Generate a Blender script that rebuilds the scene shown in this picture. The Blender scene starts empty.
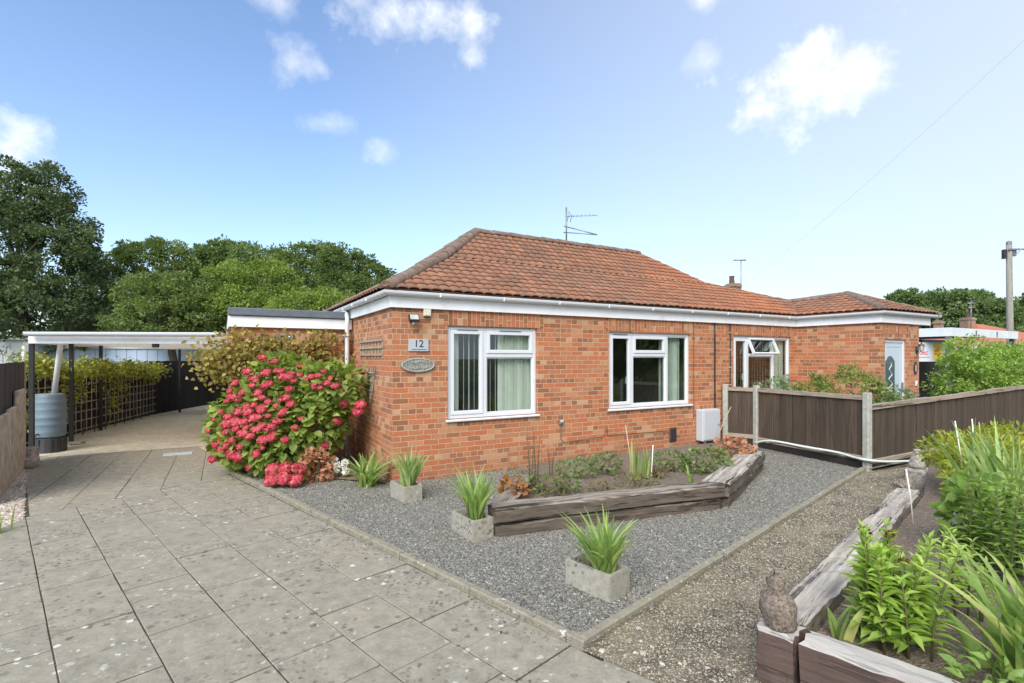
import bpy, bmesh, math, random
import numpy as np
from mathutils import Vector, Matrix

random.seed(7)
RNG = np.random.default_rng(11)
SC = bpy.context.scene
COL = SC.collection
R = math.radians
H = 1.65                                   # eye height

# ------------------------------------------------------------------ camera
cam = bpy.data.cameras.new('camera'); camo = bpy.data.objects.new('camera', cam); COL.objects.link(camo)
camo.location = (0, 0, H); camo.rotation_euler = (R(90), 0, 0)
cam.sensor_width = 36; cam.lens = 17.93; cam.shift_y = 0.0151
cam.clip_start = 0.05; cam.clip_end = 2000
SC.camera = camo

# ------------------------------------------------------------------ light
SUN_EL, SUN_AZ = 43.0, 198.0               # azimuth clockwise from +Y (the view direction)
W = bpy.data.worlds.new('World'); SC.world = W; W.use_nodes = True
sun = bpy.data.lights.new('sun', 'SUN'); suno = bpy.data.objects.new('sun', sun); COL.objects.link(suno)
sun.energy = 2.1; sun.angle = R(42); sun.color = (1, 0.94, 0.85)
sd = Vector((math.sin(R(SUN_AZ))*math.cos(R(SUN_EL)), math.cos(R(SUN_AZ))*math.cos(R(SUN_EL)), math.sin(R(SUN_EL))))
suno.rotation_euler = (-sd).to_track_quat('-Z', 'Y').to_euler()
SC.view_settings.view_transform = 'Standard'; SC.view_settings.look = 'None'
SC.view_settings.gamma = 1; SC.view_settings.use_curve_mapping = False
SC.view_settings.exposure = 1.12
SC.cycles.max_bounces = 8; SC.cycles.transparent_max_bounces = 12
SC.cycles.use_denoising = True

def world_nodes():
    nt = W.node_tree; nt.nodes.clear(); N = nt.nodes.new; L = nt.links.new
    out = N('ShaderNodeOutputWorld'); bg = N('ShaderNodeBackground'); bg.inputs['Strength'].default_value = 0.134
    sky = N('ShaderNodeTexSky'); sky.sky_type = 'NISHITA'; sky.sun_disc = False
    sky.sun_elevation = R(SUN_EL); sky.sun_rotation = R(SUN_AZ)
    sky.air_density = 1.0; sky.dust_density = 0.9; sky.ozone_density = 0.9
    tc = N('ShaderNodeTexCoord'); sp = N('ShaderNodeSeparateXYZ'); L(tc.outputs['Generated'], sp.inputs[0])
    def M(op, a, b=None, c=None, clamp=False):
        m = N('ShaderNodeMath'); m.operation = op; m.use_clamp = clamp
        for i, v in enumerate((a, b, c)):
            if v is None: continue
            if isinstance(v, (int, float)): m.inputs[i].default_value = v
            else: L(v, m.inputs[i])
        return m.outputs[0]
    az = M('ARCTAN2', sp.outputs['X'], sp.outputs['Y']); el = M('ARCSINE', sp.outputs['Z'])
    no = N('ShaderNodeTexNoise'); no.inputs['Scale'].default_value = 7; no.inputs['Detail'].default_value = 9
    no.inputs['Roughness'].default_value = 0.62; L(tc.outputs['Generated'], no.inputs['Vector'])
    n2 = N('ShaderNodeTexNoise'); n2.inputs['Scale'].default_value = 17; n2.inputs['Detail'].default_value = 10
    n2.inputs['Roughness'].default_value = 0.6; L(tc.outputs['Generated'], n2.inputs['Vector'])
    nz = M('ADD', M('MULTIPLY', M('SUBTRACT', no.outputs[0], 0.5), 2.0), M('MULTIPLY', M('SUBTRACT', n2.outputs[0], 0.5), 2.5))
    total = None
    # sky position (azimuth, elevation), half sizes, strength, all in degrees
    for a0, e0, sa, se, k in [(29.2, 25.2, 7.0, 4.4, 1.7), (33.6, 25.0, 4.2, 2.6, 1.5), (27.0, 23.4, 4.0, 2.8, 1.4), (-13.5, 33.3, 8.5, 2.9, 1.1), (-8, 33.0, 5.0, 2.6, 1.2), (-4.6, 32.4, 2.6, 3.2, 1.1), (-23.0, 28.0, 3.2, 2.0, .75), (-25.0, 32.5, 3.0, 1.5, .6),
                              (-14.2, 21.2, 2.6, 1.5, .75), (-20, 23.3, 3.0, 1.2, .4), (-44.5, 16.0, 3.2, 3.6, 1.2), (20.5, 29.0, 2.2, 1.6, .5), (21, 33.5, 2.4, 1.4, .6)]:
        dx = M('DIVIDE', M('SUBTRACT', az, R(a0)), R(sa)); dy = M('DIVIDE', M('SUBTRACT', el, R(e0)), R(se))
        d = M('SQRT', M('ADD', M('MULTIPLY', dx, dx), M('MULTIPLY', dy, dy)))
        v = M('MULTIPLY', M('SUBTRACT', M('ADD', 1.0, nz), d), 0.62, clamp=True)
        v = M('MULTIPLY', v, M('MULTIPLY', M('SUBTRACT', 1.9, d), 1.6, clamp=True))
        v = M('MULTIPLY', v, k, clamp=True)
        total = v if total is None else M('MAXIMUM', total, v)
    # thin high veil towards the right and the skyline
    veil = M('MULTIPLY_ADD', az, 0.58, 0.22, clamp=True)
    low = M('MULTIPLY', M('POWER', M('SUBTRACT', 1.0, M('MAXIMUM', el, 0.0), clamp=True), 3.0), 0.22)
    veil = M('ADD', veil, low, clamp=True)
    mix1 = N('ShaderNodeMix'); mix1.data_type = 'RGBA'; L(veil, mix1.inputs[0]); L(sky.outputs[0], mix1.inputs[6]); mix1.inputs[7].default_value = (3.75, 3.88, 4.1, 1)
    mix = N('ShaderNodeMix'); mix.data_type = 'RGBA'; L(total, mix.inputs[0]); L(mix1.outputs[2], mix.inputs[6]); cc = N('ShaderNodeMix'); cc.data_type = 'RGBA'; L(M('MULTIPLY_ADD', n2.outputs[0], 3.2, -1.1, clamp=True), cc.inputs[0]); cc.inputs[6].default_value = (3.5, 3.62, 3.78, 1); cc.inputs[7].default_value = (4.7, 4.72, 4.7, 1); L(cc.outputs[2], mix.inputs[7])
    tint = N('ShaderNodeMix'); tint.data_type = 'RGBA'; tint.blend_type = 'MULTIPLY'; tint.inputs[0].default_value = 1; L(mix1.outputs[2], tint.inputs[6]); tint.inputs[7].default_value = (.795, .86, .945, 1); L(tint.outputs[2], mix.inputs[6])
    L(mix.outputs[2], bg.inputs['Color']); L(bg.outputs[0], out.inputs[0])
world_nodes()

# ------------------------------------------------------------------ helpers
def G(u, v, z=0.0):
    """Where the sight line of photo point (u, v) meets the level z: used to take plan positions off the photograph."""
    Y = (H-z)*510/(v-357.0); return Vector(((u-512)/510*Y, Y, z))

class Mat:
    def __init__(s, name):
        s.m = bpy.data.materials.new(name); s.m.use_nodes = True; s.nt = s.m.node_tree
        s.b = s.nt.nodes['Principled BSDF']; s.out = s.nt.nodes['Material Output']
    def n(s, t, **k):
        x = s.nt.nodes.new('ShaderNode'+t)
        for a, v in k.items():
            if a.startswith('i_'): x.inputs[a[2:].replace('_', ' ')].default_value = v
            else: setattr(x, a, v)
        return x
    def l(s, a, b): s.nt.links.new(a, b)
    def ramp(s, fac, stops, interp='LINEAR'):
        r = s.n('ValToRGB'); cr = r.color_ramp; cr.interpolation = interp
        while len(cr.elements) > 1: cr.elements.remove(cr.elements[-1])
        cr.elements[0].position = stops[0][0]; cr.elements[0].color = (*stops[0][1], 1)
        for p, c in stops[1:]:
            e = cr.elements.new(p); e.color = (*c, 1)
        s.l(fac, r.inputs[0]); return r.outputs[0]
    def mix(s, f, a, b, mode='MIX'):
        m = s.n('Mix', data_type='RGBA', blend_type=mode)
        for i, v in ((0, f), (6, a), (7, b)):
            if isinstance(v, (int, float)): m.inputs[i].default_value = v
            elif isinstance(v, tuple): m.inputs[i].default_value = (*v, 1)
            else: s.l(v, m.inputs[i])
        return m.outputs[2]
    def math(s, op, a, b=0.0, c=None, clamp=False):
        m = s.n('Math', operation=op, use_clamp=clamp)
        for i, v in enumerate((a, b, c)):
            if v is None: continue
            if isinstance(v, (int, float)): m.inputs[i].default_value = v
            else: s.l(v, m.inputs[i])
        return m.outputs[0]
    def noise(s, vec, scale, detail=5, rough=.6):
        t = s.n('TexNoise'); t.inputs['Scale'].default_value = scale; t.inputs['Detail'].default_value = detail
        t.inputs['Roughness'].default_value = rough
        if vec is not None: s.l(vec, t.inputs['Vector'])
        return t.outputs[0]
    def obj(s): return s.n('TexCoord').outputs['Object']
    def pos(s): return s.n('NewGeometry').outputs['Position']
    def uv(s): return s.n('UVMap').outputs[0]
    def scaled(s, vec, sc):
        m = s.n('Mapping'); m.inputs['Scale'].default_value = sc; s.l(vec, m.inputs[0]); return m.outputs[0]
    def bump(s, h, strength=.5, dist=.01):
        b = s.n('Bump'); b.inputs['Strength'].default_value = strength; b.inputs['Distance'].default_value = dist
        s.l(h, b.inputs['Height']); s.l(b.outputs[0], s.b.inputs['Normal'])
    def col(s, c):
        if isinstance(c, tuple): s.b.inputs['Base Color'].default_value = (*c, 1)
        else: s.l(c, s.b.inputs['Base Color'])
    def rough(s, r): s.b.inputs['Roughness'].default_value = r

def simple(name, c, rough=.6, var=.15, scale=9, bump=0.0, metallic=0.0, dirt=None):
    m = Mat(name); o = m.obj(); n = m.noise(o, scale)
    lo = tuple(x*(1-var) for x in c); hi = tuple(min(1, x*(1+var)) for x in c)
    cc = m.ramp(n, [(.3, lo), (.7, hi)])
    if dirt:
        f = m.ramp(m.noise(o, scale*.45, 7, .7), [(.5, (0, 0, 0)), (.75, (.8, .8, .8))]); cc = m.mix(f, cc, dirt)
    m.col(cc); m.rough(rough); m.b.inputs['Metallic'].default_value = metallic
    if bump: m.bump(m.noise(o, scale*6, 6), bump, .006)
    return m.m

def brick_mat(name='brick'):
    m = Mat(name); uv = m.uv()
    dist = m.n('VectorMath', operation='MULTIPLY_ADD'); nn = m.n('TexNoise'); nn.inputs['Scale'].default_value = 14; m.l(uv, nn.inputs['Vector'])
    m.l(nn.outputs['Color'], dist.inputs[0]); dist.inputs[1].default_value = (.004, .004, 0); m.l(uv, dist.inputs[2])
    def bond(width):
        b = m.n('TexBrick', offset=.5, squash=1.0); m.l(dist.outputs[0], b.inputs['Vector'])
        for k, v in (('Scale', 1), ('Mortar Size', .0052), ('Mortar Smooth', .25), ('Bias', 0), ('Brick Width', width), ('Row Height', .0697)):
            b.inputs[k].default_value = v
        b.inputs['Color1'].default_value = (0, 0, 0, 1); b.inputs['Color2'].default_value = (1, 1, 1, 1); b.inputs['Mortar'].default_value = (.5, .5, .5, 1)
        return b
    b1, b2 = bond(.209), bond(.1045)
    sx = m.n('SeparateXYZ'); m.l(uv, sx.inputs[0]); row = m.math('FLOOR', m.math('DIVIDE', sx.outputs['Y'], .0697))
    cell = m.math('FLOOR', m.math('DIVIDE', sx.outputs['X'], .836))
    cx = m.n('CombineXYZ'); m.l(cell, cx.inputs[0]); m.l(row, cx.inputs[1])
    wn = m.n('TexWhiteNoise', noise_dimensions='2D'); m.l(cx.outputs[0], wn.inputs['Vector'])
    cy = m.n('CombineXYZ'); m.l(row, cy.inputs[1]); wr = m.n('TexWhiteNoise', noise_dimensions='2D'); m.l(cy.outputs[0], wr.inputs['Vector'])
    hd = m.math('GREATER_THAN', m.math('ADD', m.math('MULTIPLY', wn.outputs['Value'], .5), m.math('MULTIPLY', wr.outputs['Value'], .8)), .80)
    stops = [(0, (.15, .062, .042)), (.09, (.25, .085, .048)), (.17, (.45, .12, .047)), (.3, (.38, .14, .075)), (.42, (.48, .14, .054)), (.55, (.41, .175, .10)), (.64, (.50, .165, .068)),
             (.77, (.41, .20, .125)), (.86, (.52, .28, .165)), (.94, (.56, .39, .26)), (1, (.26, .15, .11))]
    br = m.mix(hd, m.ramp(b1.outputs['Color'], stops, 'CONSTANT'), m.ramp(b2.outputs['Color'], [(0, (.13, .06, .045)), (.2, (.24, .10, .065)), (.36, (.44, .14, .065)), (.5, (.33, .14, .09)), (.62, (.48, .20, .10)), (.74, (.50, .31, .21)), (.88, (.58, .44, .33))], 'CONSTANT'))
    fac = m.math('ADD', m.math('MULTIPLY', b1.outputs['Fac'], m.math('SUBTRACT', 1.0, hd)), m.math('MULTIPLY', b2.outputs['Fac'], hd))
    sp = m.noise(uv, 38, 6, .7); br = m.mix(.34, br, m.ramp(sp, [(.3, (.18, .07, .04)), (.7, (.68, .34, .2))]))
    big = m.noise(uv, 1.7, 4); br = m.mix(m.math('MULTIPLY', big, .15), br, (.50, .22, .12))
    mo = m.ramp(m.noise(uv, 20, 5), [(.3, (.42, .33, .235)), (.7, (.60, .50, .38))])
    br = m.mix(.12, br, (.44, .175, .09)); c = m.mix(fac, br, mo)
    # efflorescence and smeared mortar
    ef = m.ramp(m.noise(uv, 5.5, 8, .72), [(.59, (0, 0, 0)), (.74, (.5, .5, .5))]); c = m.mix(ef, c, (.56, .46, .37)); c = m.mix(1.0, c, (.94, .84, .70), 'MULTIPLY')
    damp = m.math('MULTIPLY', m.math('SUBTRACT', 1.0, m.math('MULTIPLY', sx.outputs['Y'], 2.6), clamp=True), m.ramp(m.noise(uv, 3.2, 6, .7), [(.35, (.2, .2, .2)), (.65, (1, 1, 1))])); c = m.mix(m.math('MULTIPLY', damp, .42), c, (.17, .105, .07))
    stv = m.scaled(uv, (5, .5, 1)); c = m.mix(m.math('MULTIPLY', m.ramp(m.noise(stv, 1.0, 5, .6), [(.55, (0, 0, 0)), (.75, (1, 1, 1))]), .22), c, (.20, .13, .095))
    m.col(c); m.rough(.85)
    h = m.math('SUBTRACT', m.math('MULTIPLY', sp, .35), fac); m.bump(h, .8, .006)
    return m.m

def tile_mat(name='clay_roof_tile'):
    m = Mat(name); uv = m.uv(); o = m.obj()
    fl = m.n('VectorMath', operation='FLOOR'); m.l(uv, fl.inputs[0])
    wn = m.n('TexWhiteNoise', noise_dimensions='2D'); m.l(fl.outputs[0], wn.inputs['Vector'])
    sx = m.n('SeparateXYZ'); m.l(o, sx.inputs[0])
    old = m.ramp(wn.outputs['Value'], [(0, (.19, .10, .07)), (.3, (.28, .135, .088)), (.6, (.34, .155, .095)), (.85, (.40, .20, .13)), (1, (.24, .15, .11))])
    new = m.ramp(wn.outputs['Value'], [(0, (.40, .135, .06)), (.5, (.49, .17, .075)), (1, (.55, .22, .10))])
    f = m.math('MULTIPLY_ADD', sx.outputs['X'], .28, -1.15, clamp=True)
    f2 = m.math('MULTIPLY_ADD', sx.outputs['X'], -1.6, 14.2, clamp=True)
    f = m.math('MULTIPLY', f, f2)
    c = m.mix(f, old, new)
    n = m.noise(o, 2.2, 8, .7); c = m.mix(m.ramp(n, [(.44, (0, 0, 0)), (.62, (.65, .65, .65))]), c, (.17, .12, .095))
    n2 = m.noise(o, 24, 8, .75); c = m.mix(m.ramp(n2, [(.57, (0, 0, 0)), (.68, (.65, .65, .65))]), c, (.40, .34, .27))
    n3 = m.noise(o, 60, 5); c = m.mix(.22, c, m.ramp(n3, [(.3, (.1, .05, .03)), (.7, (.62, .35, .22))]))
    c = m.mix(1.0, c, (.80, .745, .68), 'MULTIPLY'); m.col(c); m.rough(.85); m.bump(m.noise(o, 90, 5), .35, .004); return m.m

def concrete_mat(name, base, spots=True, rough=.9, scale=1.0):
    m = Mat(name); p = m.pos()
    n = m.noise(p, 2.2*scale, 8, .65); c = m.ramp(n, [(.3, tuple(x*.78 for x in base)), (.55, base), (.75, tuple(min(1, x*1.2) for x in base))])
    at = m.n('Attribute', attribute_name='rnd'); c = m.mix(.42, c, m.ramp(at.outputs['Fac'], [(0, tuple(x*.55 for x in base)), (.5, base), (1, (base[0]*1.4, base[1]*1.27, base[2]*1.05))]))
    fine = m.noise(p, 60*scale, 7, .75); c = m.mix(.5, c, m.ramp(fine, [(.32, tuple(x*.35 for x in base)), (.68, tuple(min(1, x*1.65) for x in base))])); mid_ = m.noise(p, 9*scale, 8, .75); c = m.mix(.58, c, m.ramp(mid_, [(.35, tuple(x*.6 for x in base)), (.65, tuple(min(1, x*1.3) for x in base))]))
    if spots:
        # blackish lichen spots, denser in patches, and a few white ones
        for sc_, lo, hi, dens, colr, seed in ((24, .24, .36, .30, (.07, .068, .055), 0), (13, .20, .32, .45, (.085, .08, .065), 9), (9, .13, .21, .60, (.66, .65, .60), 5), (20, .17, .26, .62, (.6, .6, .55), 15)):
            mp = m.n('Mapping'); mp.inputs['Location'].default_value = (seed, seed*1.7, 0); m.l(p, mp.inputs[0])
            wob = m.n('VectorMath', operation='MULTIPLY_ADD'); nn = m.n('TexNoise'); nn.inputs['Scale'].default_value = 40; nn.inputs['Detail'].default_value = 4
            m.l(p, nn.inputs['Vector']); m.l(nn.outputs['Color'], wob.inputs[0]); wob.inputs[1].default_value = (.055, .055, 0); m.l(mp.outputs[0], wob.inputs[2])
            v = m.n('TexVoronoi', feature='F1'); v.inputs['Scale'].default_value = sc_; v.inputs['Randomness'].default_value = 1; m.l(wob.outputs[0], v.inputs['Vector'])
            sh = m.ramp(v.outputs['Distance'], [(lo, (1, 1, 1)), (hi, (0, 0, 0))])
            pick = m.n('SeparateColor'); m.l(v.outputs['Color'], pick.inputs[0])
            pk = m.math('GREATER_THAN', pick.outputs[0], dens)
            area = m.ramp(m.noise(mp.outputs[0], 1.5, 5), [(.46, (0, 0, 0)), (.60, (1, 1, 1))])
            f = m.math('MULTIPLY', m.math('MULTIPLY', sh, pk), m.math('MULTIPLY', area, .8))
            c = m.mix(f, c, colr)
    m.col(c); m.rough(rough); m.bump(m.math('ADD', fine, m.math('MULTIPLY', n, .6)), .45, .006); return m.m

def gravel_mat(name, cols, base_noise=30):
    m = Mat(name); p = m.pos()
    at = m.n('Attribute', attribute_name='rnd'); c = m.ramp(at.outputs['Fac'], cols)
    c = m.mix(.25, c, m.ramp(m.noise(p, 180, 3), [(.3, tuple(x*.5 for x in cols[0][1])), (.7, tuple(min(1, x*1.4) for x in cols[-1][1]))]))
    m.col(c); m.rough(.9); return m.m

def soil_mat(name, lo, hi, mid=None, s=1.0):
    m = Mat(name); p = m.pos(); n = m.noise(p, 14*s, 9, .75); f = m.noise(p, 70*s, 6, .7); big = m.noise(p, 1.6*s, 4)
    c = m.ramp(m.math('MULTIPLY_ADD', f, .5, m.math('MULTIPLY', n, .5)), [(.35, lo), (.6, hi)])
    if mid: c = m.mix(m.ramp(big, [(.42, (0, 0, 0)), (.6, (.8, .8, .8))]), c, mid)
    v = m.n('TexVoronoi'); v.inputs['Scale'].default_value = 75*s; m.l(p, v.inputs['Vector'])
    sc_ = m.n('SeparateColor'); m.l(v.outputs['Color'], sc_.inputs[0])
    c = m.mix(m.math('MULTIPLY', m.math('GREATER_THAN', sc_.outputs[0], .86), .45), c, tuple(min(1, x*1.7) for x in hi))
    m.col(c); m.rough(.95); m.bump(m.math('ADD', m.math('MULTIPLY', n, 1.2), m.math('MULTIPLY', v.outputs['Distance'], .7)), 1.0, .018); return m.m

def wood_mat(name, lo, hi, crack=(.03, .025, .02), axis='X', rough=.85, crackf=.6, grain=1.0, top=None):
    m = Mat(name); o = m.obj(); a = {'X': (1.2, 26, 26), 'Z': (26, 26, 1.2), 'Y': (26, 1.2, 26)}[axis]
    v = m.scaled(o, tuple(k*grain for k in a)); n = m.noise(v, 1.0, 7, .65)
    c = m.ramp(n, [(.32, lo), (.68, hi)])
    fg = m.noise(m.scaled(o, tuple(k*3.2 for k in a)), 1.0, 6, .7); c = m.mix(.4, c, m.ramp(fg, [(.34, tuple(x*.5 for x in lo)), (.66, tuple(min(1, x*1.25) for x in hi))])); big = m.noise(o, 3.5, 5); c = m.mix(m.math('MULTIPLY', big, .45), c, tuple(x*.8 for x in lo))
    v2 = m.scaled(o, tuple(k*.55*grain for k in a)); n2 = m.noise(v2, 1.0, 5, .6)
    cr = m.ramp(n2, [(.385, (crackf,)*3), (.43, (0, 0, 0))]); 
    if top:
        g = m.n('NewGeometry'); sp_ = m.n('SeparateXYZ'); m.l(g.outputs['Normal'], sp_.inputs[0])
        tf = m.ramp(sp_.outputs['Z'], [(.5, (0, 0, 0)), (.8, (1, 1, 1))])
        c = m.mix(tf, c, m.ramp(n, [(.32, top[0]), (.68, top[1])]))
    n3 = m.noise(m.scaled(o, tuple(k*1.3*grain for k in a)), 1.0, 6, .6); cr = m.math('MAXIMUM', cr, m.ramp(n3, [(.37, (crackf*.8,)*3), (.40, (0, 0, 0))])); c = m.mix(cr, c, crack)
    at = m.n('Attribute', attribute_name='rnd'); c = m.mix(m.math('MULTIPLY', at.outputs['Fac'], .55), c, tuple(x*.55 for x in lo)); st_ = m.ramp(m.noise(m.scaled(o, tuple(k*.16 for k in a)), 1.0, 5, .7), [(.55, (0, 0, 0)), (.72, (.4, .4, .4))]); c = m.mix(st_, c, tuple(min(1, x*1.45) for x in hi)); m.col(c); m.rough(rough); m.bump(m.math('SUBTRACT', n, m.math('MULTIPLY', cr, 1.3)), .7, .008); return m.m

LEAFK = 1.52
def leaf_mat(name, cols, rough=.5, trans=.48):
    cols = [(p_, tuple(min(.9, q*(LEAFK if q_[1] >= max(q_[0], q_[2])*.8 else 1.0)) for q in q_)) for p_, q_ in cols]
    m = Mat(name); at = m.n('Attribute', attribute_name='rnd'); c = m.ramp(at.outputs['Fac'], cols)
    n = m.noise(m.pos(), 9, 3); c = m.mix(.25, c, m.ramp(n, [(.3, tuple(x*.6 for x in cols[0][1])), (.7, tuple(min(1, x*1.25) for x in cols[-1][1]))]))
    m.col(c); m.rough(rough); m.b.inputs['Specular IOR Level'].default_value = .35
    if trans:
        t = m.n('BsdfTranslucent'); m.l(m.mix(1.0, c, (1.0, 1.05, .45), 'MULTIPLY'), t.inputs[0]); mx = m.n('MixShader'); mx.inputs[0].default_value = trans
        m.l(m.b.outputs[0], mx.inputs[1]); m.l(t.outputs[0], mx.inputs[2]); m.l(mx.outputs[0], m.out.inputs[0])
    return m.m

def glass_mat(name='window_glass', base=.06, tint=(.92, .96, .94)):
    m = Mat(name); lw = m.n('LayerWeight'); lw.inputs['Blend'].default_value = .32
    tr = m.n('BsdfTransparent'); tr.inputs[0].default_value = (*tint, 1); gl = m.n('BsdfGlossy'); gl.inputs['Roughness'].default_value = .015; gl.inputs['Color'].default_value = (.95, 1, .98, 1)
    lw.inputs['Blend'].default_value = .5; f = m.math('MULTIPLY_ADD', m.math('POWER', lw.outputs['Facing'], 4.0), .95, base, clamp=True)
    mx = m.n('MixShader'); m.l(f, mx.inputs[0]); m.l(tr.outputs[0], mx.inputs[1]); m.l(gl.outputs[0], mx.inputs[2]); m.l(mx.outputs[0], m.out.inputs[0]); return m.m

def sheet_mat():
    m = Mat('tan_translucent_sheet'); m.col((.42, .30, .19)); m.rough(.5); t = m.n('BsdfTranslucent'); t.inputs[0].default_value = (.85, .80, .70, 1); p = m.n('BsdfTransparent'); p.inputs[0].default_value = (.9, .87, .8, 1)
    a = m.n('MixShader'); a.inputs[0].default_value = .5; m.l(m.b.outputs[0], a.inputs[1]); m.l(t.outputs[0], a.inputs[2]); b = m.n('MixShader'); b.inputs[0].default_value = .35; m.l(a.outputs[0], b.inputs[1]); m.l(p.outputs[0], b.inputs[2]); m.l(b.outputs[0], m.out.inputs[0]); return m.m

M = {}
M['brick'] = brick_mat(); M['tile'] = tile_mat()
M['cap'] = simple('mortar_grey_ridge_tile', (.17, .115, .085), .9, .35, 12, .6, dirt=(.25, .22, .18))
M['upvc'] = simple('white_plastic', (.63, .655, .68), .35, .02, 3)
M['upvc_side'] = simple('white_plastic_trim', (.86, .87, .88), .4, .03, 4, dirt=(.62, .61, .56))
M['glass'] = glass_mat()
M['dark'] = simple('dark_void', (.02, .02, .02), .9)
M['room'] = simple('room_plaster', (.30, .28, .24), .9)
M['blind'] = simple('pale_green_blind', (.68, .69, .62), .8, .06, 6)
M['blind_dark'] = simple('taupe_blind', (.30, .25, .21), .8, .2, 6)
M['curtain'] = simple('pale_green_curtain', (.62, .66, .59), .85, .08, 6)
M['pale_wire'] = simple('pale_grey_wire', (.42, .45, .48), .6)
M['black'] = simple('black_plastic', (.02, .02, .022), .45)
M['grey_metal'] = simple('grey_metal', (.22, .23, .25), .45, .15, 20, metallic=.6)
M['felt'] = simple('grey_roof_felt', (.12, .14, .165), .9, .2, 8, .4)
M['cream'] = simple('cream_plastic', (.62, .58, .46), .5)
M['sign'] = simple('pale_slate_sign', (.42, .46, .49), .35, .05, 8)
M['plaque'] = simple('weathered_cast_plaque', (.24, .24, .21), .85, .45, 40, .9)
M['meter'] = simple('grey_white_plastic', (.47, .49, .51), .5, .04, 4)
M['butt'] = simple('blue_grey_plastic', (.145, .20, .245), .5, .1, 5, dirt=(.18, .22, .24))
M['butt_stand'] = simple('black_plastic_stand', (.03, .03, .032), .55)
M['black_wood'] = simple('black_painted_timber', (.018, .018, .018), .6, .3, 14, .2)
M['post_conc'] = simple('weathered_concrete_post', (.36, .36, .31), .9, .22, 16, .5, dirt=(.27, .25, .19))
M['fence'] = wood_mat('brown_fence_board', (.06, .042, .028), (.125, .088, .058), (.02, .015, .01), 'Z', .9, .5)
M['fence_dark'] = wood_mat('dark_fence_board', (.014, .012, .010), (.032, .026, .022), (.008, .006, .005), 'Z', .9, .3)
M['fence_cap'] = wood_mat('bleached_fence_rail', (.24, .19, .145), (.46, .38, .30), (.06, .045, .03), 'X', .9, .9)
M['fence_left'] = wood_mat('left_fence_board', (.045, .034, .028), (.09, .07, .056), (.01, .01, .008), 'Z', .9, .5)
M['lath'] = wood_mat('weathered_lath', (.27, .235, .18), (.44, .39, .31), (.08, .06, .05), 'X', .9, .3)
M['sleeper'] = wood_mat('old_railway_sleeper', (.075, .056, .042), (.165, .130, .10), (.018, .013, .009), 'X', .9, .95, .8, top=((.15, .122, .095), (.33, .285, .23)))
M['sleeper_pale'] = wood_mat('bleached_railway_sleeper', (.085, .066, .05), (.20, .165, .13), (.018, .013, .009), 'X', .9, .95, .9, top=((.17, .145, .12), (.50, .455, .39)))
M['sleeper_brown'] = wood_mat('brown_stained_sleeper', (.075, .048, .038), (.13, .085, .068), (.02, .014, .012), 'X', .75, .5, .7, top=((.30, .28, .25), (.50, .47, .43)))
M['slab'] = concrete_mat('lichened_paving_slab', (.268, .245, .186))
M['slab_joint'] = soil_mat('mossy_joint', (.03, .027, .017), (.085, .072, .045))
M['concrete'] = concrete_mat('pale_drive_concrete', (.52, .465, .355), spots=True, scale=.6)
M['kerb'] = concrete_mat('old_concrete_edging', (.25, .228, .168), scale=2)
M['planter'] = concrete_mat('cast_concrete_planter', (.33, .31, .25), scale=2.5)
M['ornament'] = simple('lichened_stone', (.20, .155, .12), .95, .75, 75, 1.0, dirt=(.42, .38, .31))
M['ornament2'] = simple('pale_weathered_stone', (.36, .33, .28), .95, .5, 30, 1.0, dirt=(.12, .09, .08))
M['gravel_bed'] = soil_mat('grey_gravel_bed', (.045, .044, .041), (.13, .127, .118), s=1.8)
M['gravel'] = gravel_mat('grey_gravel_stone', [(0, (.032, .031, .026)), (.3, (.072, .070, .057)), (.6, (.138, .134, .110)), (.84, (.21, .203, .168)), (.97, (.30, .285, .235)), (1, (.5, .475, .41))])
M['path'] = soil_mat('mossy_path_gravel', (.085, .07, .045), (.34, .285, .19), mid=(.06, .052, .038), s=1.5)
M['path_stone'] = gravel_mat('brown_path_stone', [(0, (.045, .038, .025)), (.3, (.12, .10, .065)), (.55, (.25, .212, .14)), (.88, (.38, .325, .225)), (1, (.55, .5, .40))])
M['pale_stone'] = gravel_mat('pink_shingle_stone', [(0, (.22, .16, .12)), (.5, (.42, .34, .27)), (1, (.62, .56, .48))])
M['shingle_base'] = soil_mat('shingle_bed', (.14, .11, .085), (.34, .28, .22), s=1.4)
M['soil'] = soil_mat('bed_soil', (.085, .064, .048), (.24, .185, .14), s=1.0)
M['ground'] = soil_mat('rough_ground', (.05, .06, .03), (.12, .12, .07), s=.3)
M['asphalt'] = soil_mat('asphalt', (.045, .045, .045), (.065, .065, .063))
M['pale_sheet'] = simple('pale_blue_sheet', (.42, .52, .66), .55, .06, 1.2)
M['white_sheet'] = simple('off_white_sheet', (.66, .70, .70), .6, .06, 1.2, dirt=(.5, .53, .5))
M['orange_roof'] = simple('orange_clay_roof', (.36, .13, .075), .85, .22, 5, .5)
M['carport_sheet'] = sheet_mat(); M['white_paint'] = simple('white_painted_board', (.66, .70, .73), .5, .06, 3, dirt=(.5, .5, .46))
M['soffit'] = simple('stained_timber_soffit', (.36, .22, .12), .8, .3, 4)
M['pole'] = wood_mat('grey_pole_timber', (.20, .19, .16), (.36, .34, .29), (.12, .11, .09), 'Z', .9, .4)
M['bark'] = wood_mat('tree_bark', (.05, .04, .03), (.12, .095, .07), (.02, .015, .01), 'Z', .95, .6)
M['stem'] = simple('green_brown_stem', (.10, .09, .04), .8)
M['twig'] = simple('brown_twig', (.13, .085, .05), .9)
M['cane'] = simple('pale_garden_cane', (.72, .70, .62), .6, .1, 12)
M['cane_tan'] = simple('tan_bamboo_cane', (.42, .34, .22), .7, .2, 12)
M['hose'] = simple('pale_green_hose', (.60, .68, .62), .45, .06, 6)
M['red_text'] = simple('red_lettering', (.6, .03, .04), .5)
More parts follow.
